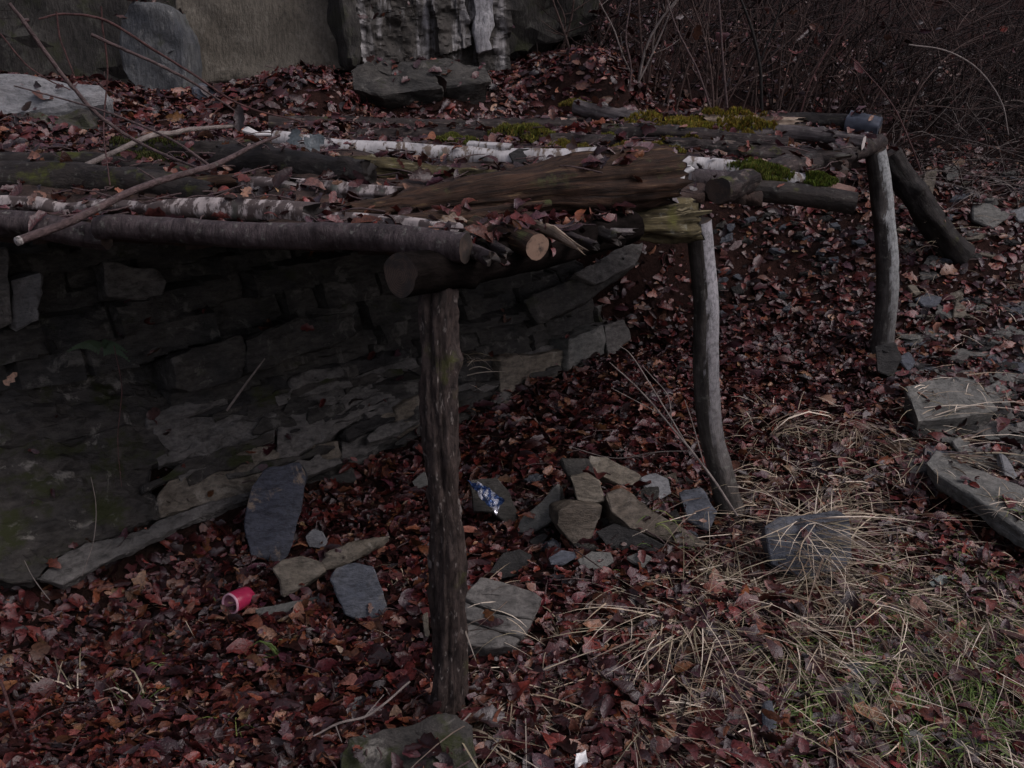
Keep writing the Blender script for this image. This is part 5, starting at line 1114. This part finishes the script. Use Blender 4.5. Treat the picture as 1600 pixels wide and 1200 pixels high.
def tuft(label, px, py, n, L, lift, cols=STRAW, heading=None, hs=.7, spread=.03, wid=.0021):
    V, F, C = grass_at([G(px, py)], n, L, lift, cols, wid, spread, heading, hs); tag(mk('grass_tuft', V, F, M['straw'], attrs={'col': C}), label, 'grass', 'tufts of grass')
tuft('long straw tuft swept over the corner of the kerb slab', 1420, 700, 130, .40, .35, heading=.5, hs=.35, spread=.07)
tuft('straw tuft hanging over the near corner of the kerb slab', 1470, 728, 90, .24, .3, heading=-.6, hs=.9, spread=.05)
tuft('flattened straw tuft spreading right from the foot of the middle post', 1150, 840, 120, .42, .25, heading=-.5, hs=.35, spread=.05)
tuft('straw tuft sprawling below the broad dark grey slab', 1180, 900, 140, .32, .3, heading=-.3, hs=.6, spread=.09)
tuft('matted straw tuft in front of the flattened one', 1060, 960, 110, .26, .35, heading=3.4, hs=.9, spread=.08)
tuft('sprawling pale tuft right of the foot of the front post', 760, 1120, 80, .24, .35, heading=-.2, hs=.8, spread=.05)
tuft('tuft of pale stems radiating on the mossy stone', 744, 1136, 26, .13, .7, spread=.012, wid=.0026)
tuft('sparse pale green tuft at the lower left', 212, 1110, 26, .17, 1.1, np.vstack([STRAW, GREEN]), spread=.02)
tuft('lone green tuft left of the front post', 440, 1030, 12, .11, 1.6, GREEN, spread=.01)
tuft('dry tuft at the far left edge in leaves', 110, 1085, 18, .22, .6, heading=2.3, hs=.8, spread=.03)
tuft('bleached tuft behind the blue grey block', 622, 900, 30, .09, .8, spread=.03)
tuft('arched dry tuft between the middle and far posts', 1195, 690, 30, .32, 1.0, heading=.35, hs=.25, spread=.03)
tuft('bright green tuft at the right of the bottom foreground', 1430, 1022, 60, .07, 1.1, GREEN, spread=.03)
tuft('green and straw tuft under the kerb slab', 1500, 860, 70, .10, 1.0, np.vstack([STRAW, GREEN]), spread=.06)
tuft('pale tuft growing at the foot of the squared block', 880, 1000, 34, .12, .9, spread=.03)
tuft('wispy tuft hanging beside the rock face behind the front post', 728, 612, 20, .14, .7, heading=-.4, spread=.02)
# fern on the dark bank
fern = Bag(); fc0 = PY(160, 545, 2.98); 
for an, L in ((2.6, .10), (2.0, .10), (1.2, .11), (.5, .10), (-.1, .09)):
    d = np.array([math.cos(an), -.4, math.sin(an) * .5]); P0 = fc0 + np.array([0, 0, .0])
    for s in np.linspace(.1, 1, 12):
        for sg in (-1, 1):
            c = P0 + d * L * s + np.array([0, 0, .05 * s - .07 * s * s]); e = np.cross(d, (0, -1, .2)) * sg * .022 * (1.1 - s)
            w = d * .006; fern.add(np.array([c - w, c + w, c + e + w * .4 - (0, 0, .003), c + e - w * .4 - (0, 0, .003)]), np.array([[0, 1, 2, 3]]), np.tile((.035, .06, .03), (4, 1)))
tag(fern.build('fern', M['straw'], 'col'), 'small dark green fern on the shaded mossy bank', 'fern')

for o in bpy.data.objects:
    if '_org' in o: del o['_org']
